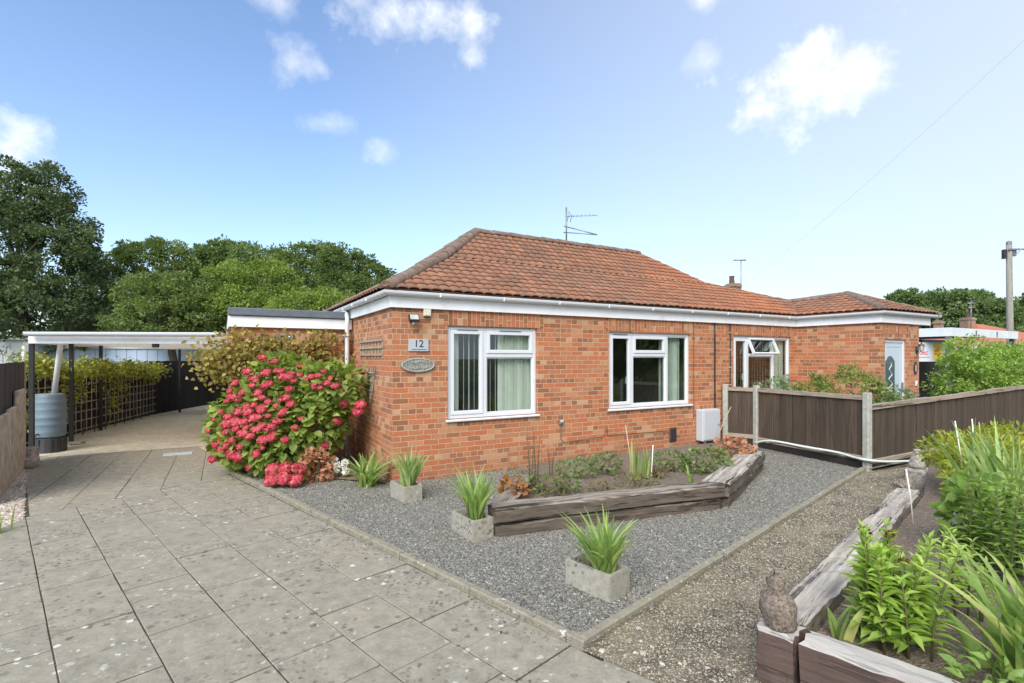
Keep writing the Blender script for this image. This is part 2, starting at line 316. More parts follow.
M['yellow'] = simple('yellow_print', (.80, .58, .06), .5, .05)
M['orange'] = simple('orange_print', (.70, .20, .02), .5, .05)
M['leaf_tree'] = leaf_mat('tree_leaf_mid_green', [(0, (.06, .095, .03)), (.5, (.11, .155, .05)), (1, (.19, .235, .085))])
M['leaf_mid'] = leaf_mat('tree_leaf_deep_green', [(0, (.05, .08, .028)), (.5, (.09, .13, .043)), (1, (.15, .20, .07))])
M['leaf_bright'] = leaf_mat('tree_leaf_bright_green', [(0, (.085, .135, .03)), (.5, (.155, .215, .05)), (1, (.25, .31, .085))])
M['leaf_dark'] = leaf_mat('tree_leaf_dark_green', [(0, (.034, .052, .025)), (.5, (.06, .088, .04)), (1, (.105, .138, .062))], trans=.38)
M['leaf_far'] = leaf_mat('far_tree_leaf', [(0, (.07, .11, .045)), (.5, (.11, .165, .065)), (1, (.17, .22, .095))])
M['leaf_privet'] = leaf_mat('privet_leaf', [(0, (.07, .14, .015)), (.5, (.15, .27, .025)), (.85, (.26, .38, .04)), (1, (.5, .58, .3))])
M['leaf_bush'] = leaf_mat('mixed_bush_leaf', [(0, (.06, .11, .02)), (.5, (.13, .20, .04)), (.85, (.24, .28, .07)), (1, (.42, .40, .22))])
M['leaf_grey'] = leaf_mat('grey_green_leaf', [(0, (.10, .15, .09)), (.6, (.20, .27, .17)), (1, (.36, .42, .30))])
M['leaf_hydrangea'] = leaf_mat('hydrangea_leaf', [(0, (.08, .13, .03)), (.4, (.15, .24, .05)), (.8, (.27, .38, .075)), (.95, (.42, .48, .13)), (1, (.36, .20, .10))], rough=.45)
M['petal'] = leaf_mat('crimson_petal', [(0, (.32, .012, .035)), (.4, (.56, .025, .06)), (.75, (.68, .05, .105)), (.93, (.76, .13, .19)), (1, (.62, .24, .2))], trans=.25)
M['petal_white'] = leaf_mat('white_petal', [(0, (.75, .76, .74)), (1, (.85, .85, .84))], trans=.2)
M['leaf_vine'] = leaf_mat('yellowing_vine_leaf', [(0, (.15, .15, .04)), (.35, (.29, .26, .065)), (.7, (.44, .36, .11)), (.88, (.40, .24, .085)), (1, (.26, .12, .06))])
M['leaf_climber'] = leaf_mat('trellis_climber_leaf', [(0, (.06, .09, .015)), (.5, (.16, .21, .03)), (.85, (.34, .34, .06)), (1, (.5, .42, .14))])
M['leaf_iris'] = leaf_mat('iris_blade', [(0, (.09, .17, .045)), (.6, (.18, .30, .085)), (.92, (.27, .39, .13)), (1, (.46, .44, .17))], rough=.4)
M['leaf_iris_blue'] = leaf_mat('blue_green_iris_blade', [(0, (.10, .19, .06)), (.6, (.19, .31, .12)), (.93, (.30, .42, .18)), (1, (.52, .48, .2))], rough=.4)
M['leaf_heuchera'] = leaf_mat('coral_heuchera_leaf', [(0, (.40, .16, .09)), (.5, (.60, .29, .17)), (1, (.74, .44, .30))])
M['leaf_orange'] = leaf_mat('burnt_orange_leaf', [(0, (.20, .065, .02)), (.5, (.40, .15, .045)), (1, (.52, .25, .10))])
M['leaf_geranium'] = leaf_mat('geranium_leaf', [(0, (.08, .13, .045)), (.5, (.13, .21, .075)), (.9, (.20, .28, .11)), (1, (.3, .18, .08))])
M['leaf_dry'] = leaf_mat('dry_stem_leaf', [(0, (.12, .09, .045)), (.5, (.22, .165, .08)), (.8, (.16, .19, .06)), (1, (.32, .26, .15))])
M['leaf_litter'] = leaf_mat('fallen_leaf', [(0, (.07, .045, .025)), (.5, (.16, .10, .05)), (.8, (.26, .19, .09)), (1, (.16, .18, .06))], trans=.1)
M['leaf_lush'] = leaf_mat('lush_green_leaf', [(0, (.14, .22, .04)), (.5, (.25, .36, .07)), (1, (.38, .48, .13))], rough=.42)
M['leaf_peony'] = leaf_mat('yellow_green_leaf', [(0, (.12, .17, .02)), (.5, (.25, .33, .035)), (.85, (.40, .44, .07)), (1, (.38, .22, .06))])
M['leaf_glossy'] = leaf_mat('glossy_dark_leaf', [(0, (.09, .15, .035)), (.5, (.16, .25, .06)), (1, (.26, .37, .10))], rough=.4)
M['bud'] = leaf_mat('dark_red_bud', [(0, (.10, .03, .02)), (1, (.22, .07, .045))], trans=0)

def tag(o, label=None, cat=None, group=None, kind=None):
    if label: o['label'] = label
    if cat: o['category'] = cat
    if group: o['group'] = group
    if kind: o['kind'] = kind
    return o

def empty(name, loc=(0, 0, 0), rz=0.0):
    o = bpy.data.objects.new(name, None); COL.objects.link(o); o.location = loc; o.rotation_euler = (0, 0, rz)
    o.empty_display_size = .1; return o

def link(name, me, mat=None, parent=None, smooth=False):
    o = bpy.data.objects.new(name, me); COL.objects.link(o)
    if mat is not None: me.materials.append(mat)
    if parent is not None: o.parent = parent
    if smooth:
        for p in me.polygons: p.use_smooth = True
    return o

def done(name, bm, mat, parent=None, smooth=False, loc=None, rz=None):
    me = bpy.data.meshes.new(name); bm.normal_update(); bm.to_mesh(me); bm.free()
    o = link(name, me, mat, parent, smooth)
    if loc is not None: o.location = loc
    if rz is not None: o.rotation_euler = (0, 0, rz)
    return o

def box(bm, c, s, rz=0.0, bevel=0.0, m=None):
    mt = Matrix.Translation(c) @ (m if m is not None else Matrix.Rotation(rz, 4, 'Z')) @ Matrix.Diagonal((*s, 1))
    r = bmesh.ops.create_cube(bm, size=1, matrix=mt)
    if bevel:
        es = list({e for v in r['verts'] for e in v.link_edges})
        bmesh.ops.bevel(bm, geom=es, offset=bevel, segments=1, affect='EDGES', profile=.5)

def box2(bm, lo, hi, bevel=0.0):
    box(bm, tuple((a+b)/2 for a, b in zip(lo, hi)), tuple(abs(b-a) for a, b in zip(lo, hi)), bevel=bevel)

def tube(bm, pts, rad, sides=8, cap=True):
    pts = [Vector(p) for p in pts]
    if isinstance(rad, (int, float)): rad = [rad]*len(pts)
    prev = None; rings = []
    for i, p in enumerate(pts):
        t = (pts[min(i+1, len(pts)-1)]-pts[max(i-1, 0)]).normalized()
        if prev is None:
            a = Vector((1, 0, 0)) if abs(t.x) < .8 else Vector((0, 1, 0)); x = t.cross(a).normalized()
        else:
            x = (prev - t*prev.dot(t)).normalized()
        prev = x; y = t.cross(x)
        rings.append([bm.verts.new(p + (x*math.cos(k*2*math.pi/sides)+y*math.sin(k*2*math.pi/sides))*rad[i]) for k in range(sides)])
    for a, b in zip(rings, rings[1:]):
        for k in range(sides): bm.faces.new((a[k], a[(k+1) % sides], b[(k+1) % sides], b[k]))
    if cap:
        bm.faces.new(rings[0][::-1]); bm.faces.new(rings[-1])

def lathe(bm, prof, sides=24, c=(0, 0, 0), jitter=0.0):
    rings = []
    for r, z in prof:
        rings.append([bm.verts.new((c[0]+r*math.cos(k*2*math.pi/sides), c[1]+r*math.sin(k*2*math.pi/sides), c[2]+z)) for k in range(sides)])
    for a, b in zip(rings, rings[1:]):
        for k in range(sides): bm.faces.new((a[k], a[(k+1) % sides], b[(k+1) % sides], b[k]))
    bm.faces.new(rings[0][::-1]); bm.faces.new(rings[-1])

def poly(name, pts, z, mat, kind='structure', parent=None, thick=0.0):
    bm = bmesh.new(); vs = [bm.verts.new((p[0], p[1], z if len(p) < 3 else p[2])) for p in pts]
    f = bm.faces.new(vs); f.normal_update()
    if f.normal.z < 0: f.normal_flip()
    bmesh.ops.triangulate(bm, faces=[f])
    o = done(name, bm, mat, parent)
    if kind: o['kind'] = kind
    return o

def npmesh(name, V, F, mat, parent=None, rnd=None, smooth=False):
    """V (n,3); F list of (m,k) arrays; rnd per face"""
    me = bpy.data.meshes.new(name); V = np.asarray(V, np.float32); me.vertices.add(len(V)); me.vertices.foreach_set('co', V.ravel())
    tot = sum(f.size for f in F); npol = sum(len(f) for f in F)
    me.loops.add(tot); me.polygons.add(npol)
    me.loops.foreach_set('vertex_index', np.concatenate([f.ravel() for f in F]).astype(np.int32))
    ls = np.concatenate([np.full(len(f), f.shape[1]) for f in F]); st = np.concatenate([[0], np.cumsum(ls)[:-1]])
    me.polygons.foreach_set('loop_start', st.astype(np.int32))
    me.update(calc_edges=True)
    if smooth: me.polygons.foreach_set('use_smooth', np.ones(npol, bool))
    if rnd is not None:
        a = me.attributes.new('rnd', 'FLOAT', 'FACE'); a.data.foreach_set('value', np.asarray(rnd, np.float32))
    return link(name, me, mat, parent)

def unit(a): return a/np.maximum(np.linalg.norm(a, axis=-1, keepdims=True), 1e-9)

T_SMALL = (np.array([(0, 0, 0), (.5, .45, .12), (0, 1, -.08), (-.5, .45, .12)]), [np.array([(0, 1, 2)]), np.array([(0, 2, 3)])])
T_BIG = (np.array([(0, 0, 0), (.42, .25, .10), (.46, .55, .08), (0, 1, -.14), (-.46, .55, .08), (-.42, .25, .10), (0, .3, 0), (0, .62, -.02)]),
         [np.array([(0, 1, 6), (0, 6, 5), (2, 3, 7), (3, 4, 7)]), np.array([(1, 2, 7, 6), (6, 7, 4, 5)])])
T_ROUND = (np.array([(0, 0, 0), (.5, .15, .10), (.62, .6, .06), (.3, .98, .02), (-.3, .98, .02), (-.62, .6, .06), (-.5, .15, .10)]), [np.array([(0, 1, 2), (0, 2, 3), (0, 3, 4), (0, 4, 5), (0, 5, 6)])])

def leaves(name, P, D, Nrm, L, Wd, mat, parent=None, tmpl=T_SMALL, rng=RNG, rnd=None):
    P = np.asarray(P); n = len(P); D = unit(np.asarray(D)); S = unit(np.cross(D, Nrm)); Nn = np.cross(S, D)
    L = np.broadcast_to(L, n)[:, None, None]; Wd = np.broadcast_to(Wd, n)[:, None, None]
    tv, tf = tmpl
    V = P[:, None, :] + tv[None, :, 0:1]*S[:, None, :]*Wd + tv[None, :, 1:2]*D[:, None, :]*L + tv[None, :, 2:3]*Nn[:, None, :]*L
    k = len(tv); off = (np.arange(n)*k)[:, None, None]
    F = [(f[None]+off).reshape(-1, f.shape[1]) for f in tf]
    if rnd is None: rnd = rng.random(n)
    R_ = np.concatenate([np.repeat(rnd, len(f)) for f in tf])
    return npmesh(name, V.reshape(-1, 3), F, mat, parent, R_)

_a = [-2.6, -2.1, -1.55, -1.2, -.75, -.35, 0, .35, .75, 1.2, 1.55, 2.1, 2.6]; _r = [.30, .46, .34, .52, .40, .56, .44, .56, .40, .52, .34, .46, .30]
T_LOBED = (np.array([(0, 0, 0), (0, .45, .05)]+[(.95*r*math.sin(a), .45+r*math.cos(a), .06*math.cos(3*a)-.10*r) for a, r in zip(_a, _r)]), [np.array([(1, k, k+1) for k in range(2, 14)]+[(0, 1, 2), (0, 14, 1)])])
def rdir(n, rng): return unit(rng.normal(size=(n, 3)))

def cloud(lobes, n, rng, shell=.35, keep=.72):
    """points spread in the outer shell of a union of ellipsoids: returns positions and outward directions"""
    lobes = np.array(lobes, float); w = (lobes[:, 3]*lobes[:, 4]+lobes[:, 3]*lobes[:, 5]+lobes[:, 4]*lobes[:, 5]); w = w/w.sum()
    i = rng.choice(len(lobes), size=int(n*1.5), p=w); d = rdir(len(i), rng); r = 1-shell*rng.random(len(i))**1.6
    P = lobes[i, :3]+d*lobes[i, 3:6]*r[:, None]
    q = (P[:, None, :]-lobes[None, :, :3])/lobes[None, :, 3:6]; dd = np.linalg.norm(q, axis=2); dd[np.arange(len(i)), i] = 9
    ok = dd.min(axis=1) > keep if len(lobes) > 1 else np.ones(len(i), bool)
    P, d = P[ok][:n], unit(d/lobes[i, 3:6])[ok][:n]
    return P, d

def clumpy(lobes, n_clump, per, cr, rng, shell=.35, squash=.75):
    C, O = cloud(lobes, n_clump, rng, shell)
    n = len(C); rad = cr*(.55+.9*rng.random(n))
    idx = np.repeat(np.arange(n), per)
    d = rdir(len(idx), rng); d = unit(d + .5*O[idx]); rr = rng.random(len(idx))**.45
    P = C[idx]+d*(rad[idx]*rr)[:, None]*np.array([1, 1, squash])
    base = rng.random(n)
    return P, unit(d+.4*O[idx]), base[idx]

def limbs(parent, base, crown_pts, h0, r0, mat, rng, name='trunk'):
    bm = bmesh.new(); b = Vector(base); top = Vector((base[0]+rng.normal()*.2, base[1]+rng.normal()*.2, base[2]+h0))
    tube(bm, [b, b.lerp(top, .5)+Vector((rng.normal()*.06, 0, 0)), top], [r0, r0*.8, r0*.62], 9)
    for p in crown_pts:
        p = Vector(p); m1 = top.lerp(p, .5)+Vector((rng.normal()*.2, rng.normal()*.2, .25))
        tube(bm, [b.lerp(top, .85), m1, p], [r0*.5, r0*.28, r0*.06], 6)
    return done(name, bm, mat, parent, True)

def tree(name, label, cat, x, y, lobes, n_clump, per, cr, leaf, mat, seed, trunk_h=2.5, r0=.22, group=None, w=.62, shell=.45):
    """lobes relative to the trunk foot"""
    rng = np.random.default_rng(seed); t = tag(empty(name, (x, y, 0)), label, cat, group)
    P, d, b = clumpy(lobes, int(n_clump*.8), int(per*1.15), cr*.92, rng, shell, .62)
    n = len(P); D = unit(d+.7*rng.normal(size=(n, 3))); U = unit(np.array([0, 0, .8])+.5*d+.6*rng.normal(size=(n, 3)))
    ls = leaf*(.6+.8*rng.random(n))
    leaves('crown', P, D, U, ls, ls*w, mat, t, rng=rng, rnd=np.clip(.68*b+.32*rng.random(n), 0, 1))
    cp, _ = cloud(lobes, 14, rng, .7); limbs(t, (0, 0, -.1), cp, trunk_h, r0, M['bark'], rng)
    return t

def blades(bm_pts, rng, n, base_r, h, spread, w, seg=6, fan=None, droop=.5):
    """strap leaves: returns verts, quad faces and per-face random"""
    V, F, Rn = [], [], []
    for k in range(n):
        a = rng.uniform(0, 2*math.pi) if fan is None else fan + (math.pi if rng.random() < .5 else 0) + rng.normal()*.25
        lean = spread*(.1+.9*math.sqrt(rng.random()))*1.25; hh = h*(.6+.45*rng.random()); ww = w*(.7+.5*rng.random())
        b = np.array(bm_pts)+np.array([rng.normal()*base_r, rng.normal()*base_r, 0]); dirv = np.array([math.cos(a), math.sin(a), 0]); side0 = np.array([-math.sin(a), math.cos(a), 0])
        tw = rng.uniform(-1.2, 1.2); side = side0*math.cos(tw)+dirv*math.sin(tw)*.9
        dr = droop*rng.random()*lean; r = rng.random(); o = len(V); p = b.copy(); ang = lean*.35
        for s in range(seg+1):
            t = s/seg; wd = ww*(1.0-.25*abs(t-.35))*(1-t**3.2)+.0008
            nrm = np.cross(side, dirv*math.sin(ang)+np.array([0, 0, math.cos(ang)]))
            V += [p-side*wd/2, p+nrm*wd*.18, p+side*wd/2]
            p = p+(dirv*math.sin(ang)+np.array([0, 0, math.cos(ang)]))*hh/seg; ang += (lean*.65+dr*2.4*t)/seg
        for s in range(seg):
            for j in (0, 1):
                i = o+3*s+j; F.append((i, i+1, i+4, i+3)); Rn.append(r)
    return np.array(V), np.array(F), np.array(Rn)

def strap_plant(name, label, loc, n, h, spread, w, mat, seed, base_r=.05, fan=None, droop=.5, cat='plant', group=None, seg=7):
    rng = np.random.default_rng(seed); t = tag(empty(name, loc), label, cat, group)
    V, F, Rn = blades((0, 0, -.02), rng, n, base_r, h, spread, w, seg, fan, droop)
    npmesh('leaves', V, [F], mat, t, Rn, smooth=True); return t

def shrub(name, label, loc, lobes, n, leaf, w, mat, seed, cat='shrub', tmpl=T_BIG, stems=7, group=None, stem_mat=None, up=.5, shell=.55, clump=None):
    rng = np.random.default_rng(seed); t = tag(empty(name, loc), label, cat, group)
    if clump: P, d, b = clumpy(lobes, clump[0], clump[1], clump[2], rng, shell)
    else:
        P, d = cloud(lobes, n, rng, shell); b = rng.random(len(P))
    n = len(P); D = unit(d+.55*rng.normal(size=(n, 3))+np.array([0, 0, -.15])); U = unit(np.array([0, 0, up])+.7*d+.45*rng.normal(size=(n, 3)))
    ls = leaf*(.55+.8*rng.random(n)); ok = P[:, 2] > .01
    leaves('foliage', P[ok], D[ok], U[ok], ls[ok], ls[ok]*w, mat, t, tmpl, rng, rnd=np.clip(.5*b+.5*rng.random(n), 0, 1)[ok])
    if stems:
        bm = bmesh.new(); cp, _ = cloud(lobes, stems, rng, .6)
        for p in cp:
            p = Vector(p); b0 = Vector((rng.normal()*.04, rng.normal()*.04, -.03)); tube(bm, [b0, b0.lerp(p, .5)+Vector((0, 0, .04)), p], [.012, .009, .004], 5)
        done('stems', bm, stem_mat or M['stem'], t, True)
    return t

def stalk_plant(name, label, loc, stalks, leaf, w, mat, seed, pitch=.035, cat='plant', bud=None, group=None, fade=.5, up=.35, tmpl=T_BIG):
    """upright stems dressed with whorls of lance leaves: stalks = (dx, dy, height, leanx, leany)"""
    rng = np.random.default_rng(seed); t = tag(empty(name, loc), label, cat, group); P, D, U, Ls, Rn = [], [], [], [], []; bm = bmesh.new(); BP = []
    for dx, dy, h, lx, ly in stalks:
        f = lambda q: np.array([dx+lx*q*q, dy+ly*q*q, h*q]); tube(bm, [Vector(f(q)) for q in (-.05, .3, .6, 1)], [.006, .006, .005, .003], 5)
        k = int(h/pitch); r0 = rng.random()
        for i in range(2, k+1):
            q = i/k; ph = i*1.2+r0*6
            for j in range(3):
                a = ph+j*2.094+rng.normal()*.3; e = up+.5*q**3+rng.normal()*.22; dd = np.array([math.cos(a)*math.cos(e), math.sin(a)*math.cos(e), math.sin(e)])
                P.append(f(q)); D.append(dd); U.append([-.4*math.cos(a)+rng.normal()*.2, -.4*math.sin(a)+rng.normal()*.2, 1]); Ls.append(leaf*(1.0-fade*q**2)*(.75+.5*rng.random())); Rn.append(.35*q+.65*rng.random())
        BP.append(f(1.0))
    Ls = np.array(Ls); leaves('foliage', P, D, np.array(U), Ls, Ls*w, mat, t, tmpl, rng, np.clip(np.array(Rn), 0, 1)); done('stems', bm, M['stem'], t, True)
    if bud:
        for p in BP[:bud]:
            b2 = 26; d = rdir(b2, rng); d[:, 2] = abs(d[:, 2]); leaves('bud_head', np.array(p)[None]+d*.012, d, rdir(b2, rng), .02, .014, M['bud'], t, rng=rng)
    return t

def pebbles(name, polygon, n, size, z, mat, seed, label=None, squash=.6, parent=None, kind='stuff', holes=()):
    rng = np.random.default_rng(seed); pg = np.array(polygon); lo, hi = pg.min(0), pg.max(0); out = []
    def inside(pg, p):
        x, y = p[:, 0], p[:, 1]; c = np.zeros(len(p), bool); m_ = len(pg)
        for i in range(m_):
            x0, y0 = pg[i]; x1, y1 = pg[(i+1) % m_]
            hit = ((y0 > y) != (y1 > y)) & (x < (x1-x0)*(y-y0)/(y1-y0+1e-12)+x0); c ^= hit
        return c
    while sum(map(len, out)) < n:
        p = lo+(hi-lo)*rng.random((n, 2)); k = inside(pg, p)
        for h in holes: k &= ~inside(np.array(h), p)
        # more stones close to the eye, where each one can be told
        k &= rng.random(n) < np.clip(5.0/np.maximum(p[:, 1], .5), .25, 1)
        out.append(p[k])
    p = np.concatenate(out)[:n]
    tv = np.array([(1, 0, 0), (0, 1, 0), (-1, 0, 0), (0, -1, 0), (0, 0, 1)], float); tf = np.array([(0, 1, 4), (1, 2, 4), (2, 3, 4), (3, 0, 4)])
    a = rng.random(n)*6.28; s = size*(.5+rng.random(n)**2*1.1); sx = s*(.7+.6*rng.random(n)); sy = s*(.6+.5*rng.random(n)); sz = s*squash*(.6+.8*rng.random(n))
    v = tv[None]+.25*rng.normal(size=(n, 5, 3)); v = v*np.stack([sx, sy, sz], 1)[:, None, :]
    ca, sa = np.cos(a)[:, None], np.sin(a)[:, None]; V = np.stack([v[..., 0]*ca-v[..., 1]*sa+p[:, 0:1], v[..., 0]*sa+v[..., 1]*ca+p[:, 1:2], v[..., 2]+z], 2)
    F = (tf[None]+(np.arange(n)*5)[:, None, None]).reshape(-1, 3)
    o = npmesh(name, V.reshape(-1, 3), [F], mat, parent, np.repeat(rng.random(n), 4))
    tag(o, label, None, None, kind); return o

# ------------------------------------------------------------------ plan
E1 = Vector((.8704, .4924)); E2 = Vector((-.4924, .8704)); RZ = math.atan2(.4924, .8704)
C0 = Vector((-1.528, 6.52))
def hl(x, y): return C0 + E1*x + E2*y                      # house plan -> world plan
KD = Vector((.7133, -.7009)); KN = Vector((.7009, .7133))  # along and across the front edging
K1 = Vector((-4.05, 7.26)); K2 = Vector((.40, 2.862)); K3 = Vector((5.10, 7.36))

# ------------------------------------------------------------------ setting
poly('ground', [(-300, -300), (300, -300), (300, 300), (-300, 300)], -.06, M['ground'])
poly('road', [(-60, -9), (60, -9), (60, -2.6), (-60, -2.6)], -.045, M['asphalt'])
poly('driveway_base', [(-9.0, -2.6), (6, -2.6), (1.6, 2.4), (.5, 3.0), (-3.9, 7.3), (-4.2, 7.7), (-5.6, 10), (-8.2, 8.6), (-6.2, 5.8), (-4.0, 3.2)], -.0058, M['slab_joint'])

def slab_field(bm, lay, origin, ax, ay, xs, ys, clip, rng, gap=.006, stagger=0.0):
    """paving slabs between the joint lines xs, ys measured along ax, ay; clip = half planes (point, normal kept)"""
    for i in range(len(xs)-1):
        off = stagger*(i % 2)
        for j in range(len(ys)-1):
            b2 = bmesh.new(); z = rng.uniform(-.003, .003); q = []
            g1, g2 = gap*rng.uniform(.6, 1.2)*.5, gap*rng.uniform(1.1, 1.9)*.5
            for (x, y) in ((xs[i]+g1, ys[j]+off+g2), (xs[i+1]-g1, ys[j]+off+g2), (xs[i+1]-g1, ys[j+1]+off-g2), (xs[i]+g1, ys[j+1]+off-g2)):
                p = origin+ax*x+ay*y; q.append(b2.verts.new((p.x, p.y, z+rng.uniform(-.002, .002))))
            b2.faces.new(q)
            for pt, nr in clip:
                geom = list(b2.verts)+list(b2.edges)+list(b2.faces)
                bmesh.ops.bisect_plane(b2, geom=geom, plane_co=(pt[0], pt[1], 0), plane_no=(nr[0], nr[1], 0), clear_inner=True)
            for f in b2.faces:
                if f.calc_area() < .003: continue
                f.normal_update(); vs = [v.co.copy() for v in f.verts]
                if f.normal.z < 0: vs = vs[::-1]
                cen = sum(vs, Vector())/len(vs); r = rng.random()
                top = [bm.verts.new(v+(cen-v).normalized()*.004) for v in vs]; mid = [bm.verts.new(v-Vector((0, 0, .0035))) for v in vs]; lowv = [bm.verts.new(v-Vector((0, 0, .03))) for v in vs]
                nf = [bm.faces.new(top)]
                m_ = len(vs)
                for k in range(m_):
                    nf.append(bm.faces.new((mid[k], mid[(k+1) % m_], top[(k+1) % m_], top[k]))); nf.append(bm.faces.new((lowv[k], lowv[(k+1) % m_], mid[(k+1) % m_], mid[k])))
                for g in nf: g[lay] = r
            b2.free()
rs = random.Random(3)
bend0, bend1 = Vector((-5.25, 4.85)), Vector((-4.0, 7.0)); bn = Vector((bend1.y-bend0.y, bend0.x-bend1.x)).normalized()   # points to the near side
bm = bmesh.new(); lay = bm.faces.layers.float.new('rnd')
offs = [2.322]+[2.275-.408*k for k in range(1, 20)]; offs = offs[::-1]
ss = [-8.6+.412*k for k in range(0, 40)]
o0 = Vector((0, 0)); 
for i in range(len(offs)-1):                                # each row laid with its own start
    j0 = rs.choice([0, 0, 0, .2, .02, .1])
    lim = [(bend0, bn), (Vector((0, -2.6)), Vector((0, 1)))]
    if offs[i+1] < .1: lim.append((Vector((-5.2, 4.4)), Vector((.75, .66))))
    slab_field(bm, lay, o0, KN, KD, [offs[i], offs[i+1]], [s+j0 for s in ss], lim, rs, .0075)
# the corner of broken slabs past the edging
slab_field(bm, lay, o0, KN, KD, [2.275, 2.62], [s for s in ss if s > -1.8], [(K2+KN*.0+KD*.02, KD)], rs)
e1c = [-7.5+.42*k for k in range(0, 24)]
slab_field(bm, lay, Vector((0, 0)), E1, E2, [e1c[k]+.1 for k in range(24)], [3.0+.8*k for k in range(12)],
           [(bend0, -bn), (Vector((-7.8, 8.33)), Vector((.478, -.878))), (Vector((-7.9, 8.25)), Vector((.715, .70))), (Vector((-4.25, 7.65)), Vector((-.87, -.49)))], rs)
done('driveway', bm, M['slab'])['kind'] = 'structure'
poly('driveway_concrete', [(-7.95, 8.25), (-5.80, 9.42), (-4.1, 7.6), (-3.6, 9.0), (-7.3, 16.5), (-10.6, 18.0), (-10.4, 14.6), (-9.7, 12.0), (-8.6, 8.6)], .0, M['concrete'])
# inspection cover in the drive
bm = bmesh.new(); p = G(178, 454.2); box(bm, (p.x, p.y, .004), (.42, .26, .012), RZ, .003)
for s in (-1, 1): box(bm, (p.x+.17*s*E1.x, p.y+.17*s*E1.y, .011), (.035, .02, .008), RZ)
tag(done('inspection_cover', bm, simple('pale_steel_cover', (.42, .46, .47), .55, .1, 20)), 'pale grey rectangular inspection cover set into the drive', 'manhole cover')
# left shingle strip
strip = [(-7.85, 8.15), (-6.72, 7.06), (-4.98, 5.2), (-4.9, 4.85), (-6.2, 5.2), (-7.8, 7.75)]
poly('shingle_strip', strip, -.002, M['shingle_base'])
pebbles('shingle', strip, 7000, .016, 0, M['pale_stone'], 5, 'loose pinkish shingle beside the drive')
# front gravel garden
bedpoly = [K1, K2, K3, (4.46, 9.2), (3.96, 9.62), (-1.50, 6.54), (-2.70, 8.60), (-4.25, 7.72)]
poly('gravel_garden', bedpoly, .022, M['gravel_bed'])
midbed = [(-.13, 4.60), (2.25, 5.46), (3.62, 7.40), (3.80, 9.4), (.4, 7.62), (.02, 6.3)]
hyd_soil = [(-3.85, 7.25), (-3.0, 6.95), (-2.3, 6.75), (-1.60, 6.52), (-2.72, 8.5), (-4.1, 7.65)]
pebbles('grey_gravel', [tuple(p) for p in bedpoly], 190000, .0080, .022, M['gravel'], 6, 'grey gravel covering the front garden', holes=(midbed, hyd_soil))
pathpoly = [K2, K3, (6.6, 8.1), (6.6, 7.6), (4.1, 5.25), (1.45, 2.62), (1.2, 2.2)]
poly('path', pathpoly, .004, M['path'])
pebbles('path_gravel', [tuple(p) for p in pathpoly], 52000, .0066, .003, M['path_stone'], 8, 'brown mossy gravel of the side path')
sp0 = K2+Vector((.03, -.02)); pebbles('stray_stones', [tuple(sp0), tuple(sp0+KD*1.1), tuple(sp0+KD*1.1+KN*.35), tuple(sp0+KN*.5)], 70, .015, .006, M['pale_stone'], 15, 'stray pale stones at the broken path corner')
a_, b_ = K1+KD*.3, K2-KD*.02
pebbles('spilled_gravel', [tuple(a_-KN*.02), tuple(b_-KN*.02), tuple(b_-KN*.16), tuple(a_-KN*.10)], 420, .0085, .003, M['gravel'], 16, 'grey gravel spilled over the edging onto the drive')
rng = np.random.default_rng(19); n = 230
P = np.stack([rng.uniform(-4.5, 4.5, n), rng.uniform(2.4, 8.5, n), np.full(n, .035)], 1); ok = (P[:, 1]-2.9 > np.abs(P[:, 0]-.4)*.98+.1) & ((P[:, :2]-np.array(C0))@np.array([.4924, -.8704]) > .1) & (rng.random(n) < .55)
P2 = np.stack([rng.uniform(-5, 0, n), rng.uniform(2.2, 8, n), np.full(n, .006)], 1); P2 = P2[(P2[:, 0]*.7009+P2[:, 1]*.7133 < 2.25) & (P2[:, 0]*.7009+P2[:, 1]*.7133 > .3) & (rng.random(n) < np.clip((P2[:, 0]*.7009+P2[:, 1]*.7133)/2.3, 0, 1)**4*.7)]
P = np.concatenate([P[ok], P2]); n = len(P); D = rng.normal(size=(n, 3))*np.array([1, 1, .12])
o = leaves('fallen_leaves', P, D, np.array([0, 0, 1])+.25*rng.normal(size=(n, 3)), .035*(.5+rng.random(n)), .02, M['leaf_litter'], None, T_BIG, rng); tag(o, 'brown fallen leaves scattered on the gravel and drive', None, None, 'stuff')
# edging kerbs
def kerb(name, pts, segs, hgt, wid, side, seed):
    bm = bmesh.new(); lay = bm.faces.layers.float.new('rnd'); r = random.Random(seed)
    for a, b in zip(pts, pts[1:]):
        a, b = Vector(a), Vector(b); L_ = (b-a).length; d = (b-a)/L_; nrm = Vector((-d.y, d.x))*side; x = 0
        while x < L_-.02:
            l = min(segs*r.uniform(.92, 1.05), L_-x); c = a+d*(x+l/2)+nrm*wid/2; k = len(bm.faces)
            box(bm, (c.x, c.y, hgt/2-.05+r.uniform(-.004, .004)), (l-.006, wid*r.uniform(.92, 1.06), hgt+.1), math.atan2(d.y, d.x)+r.uniform(-.008, .008), .008)
            bm.faces.ensure_lookup_table(); q = r.random()
            for f in bm.faces[k:]: f[lay] = q
            x += l
    done(name, bm, M['kerb'])['kind'] = 'structure'
kerb('kerb', [K1, K2], .9, .05, .062, 1, 1)
kerb('kerb', [K2+Vector((.02, .02)), K3], .9, .052, .062, 1, 2)
poly('bed_soil', hyd_soil, .038, M['soil'])

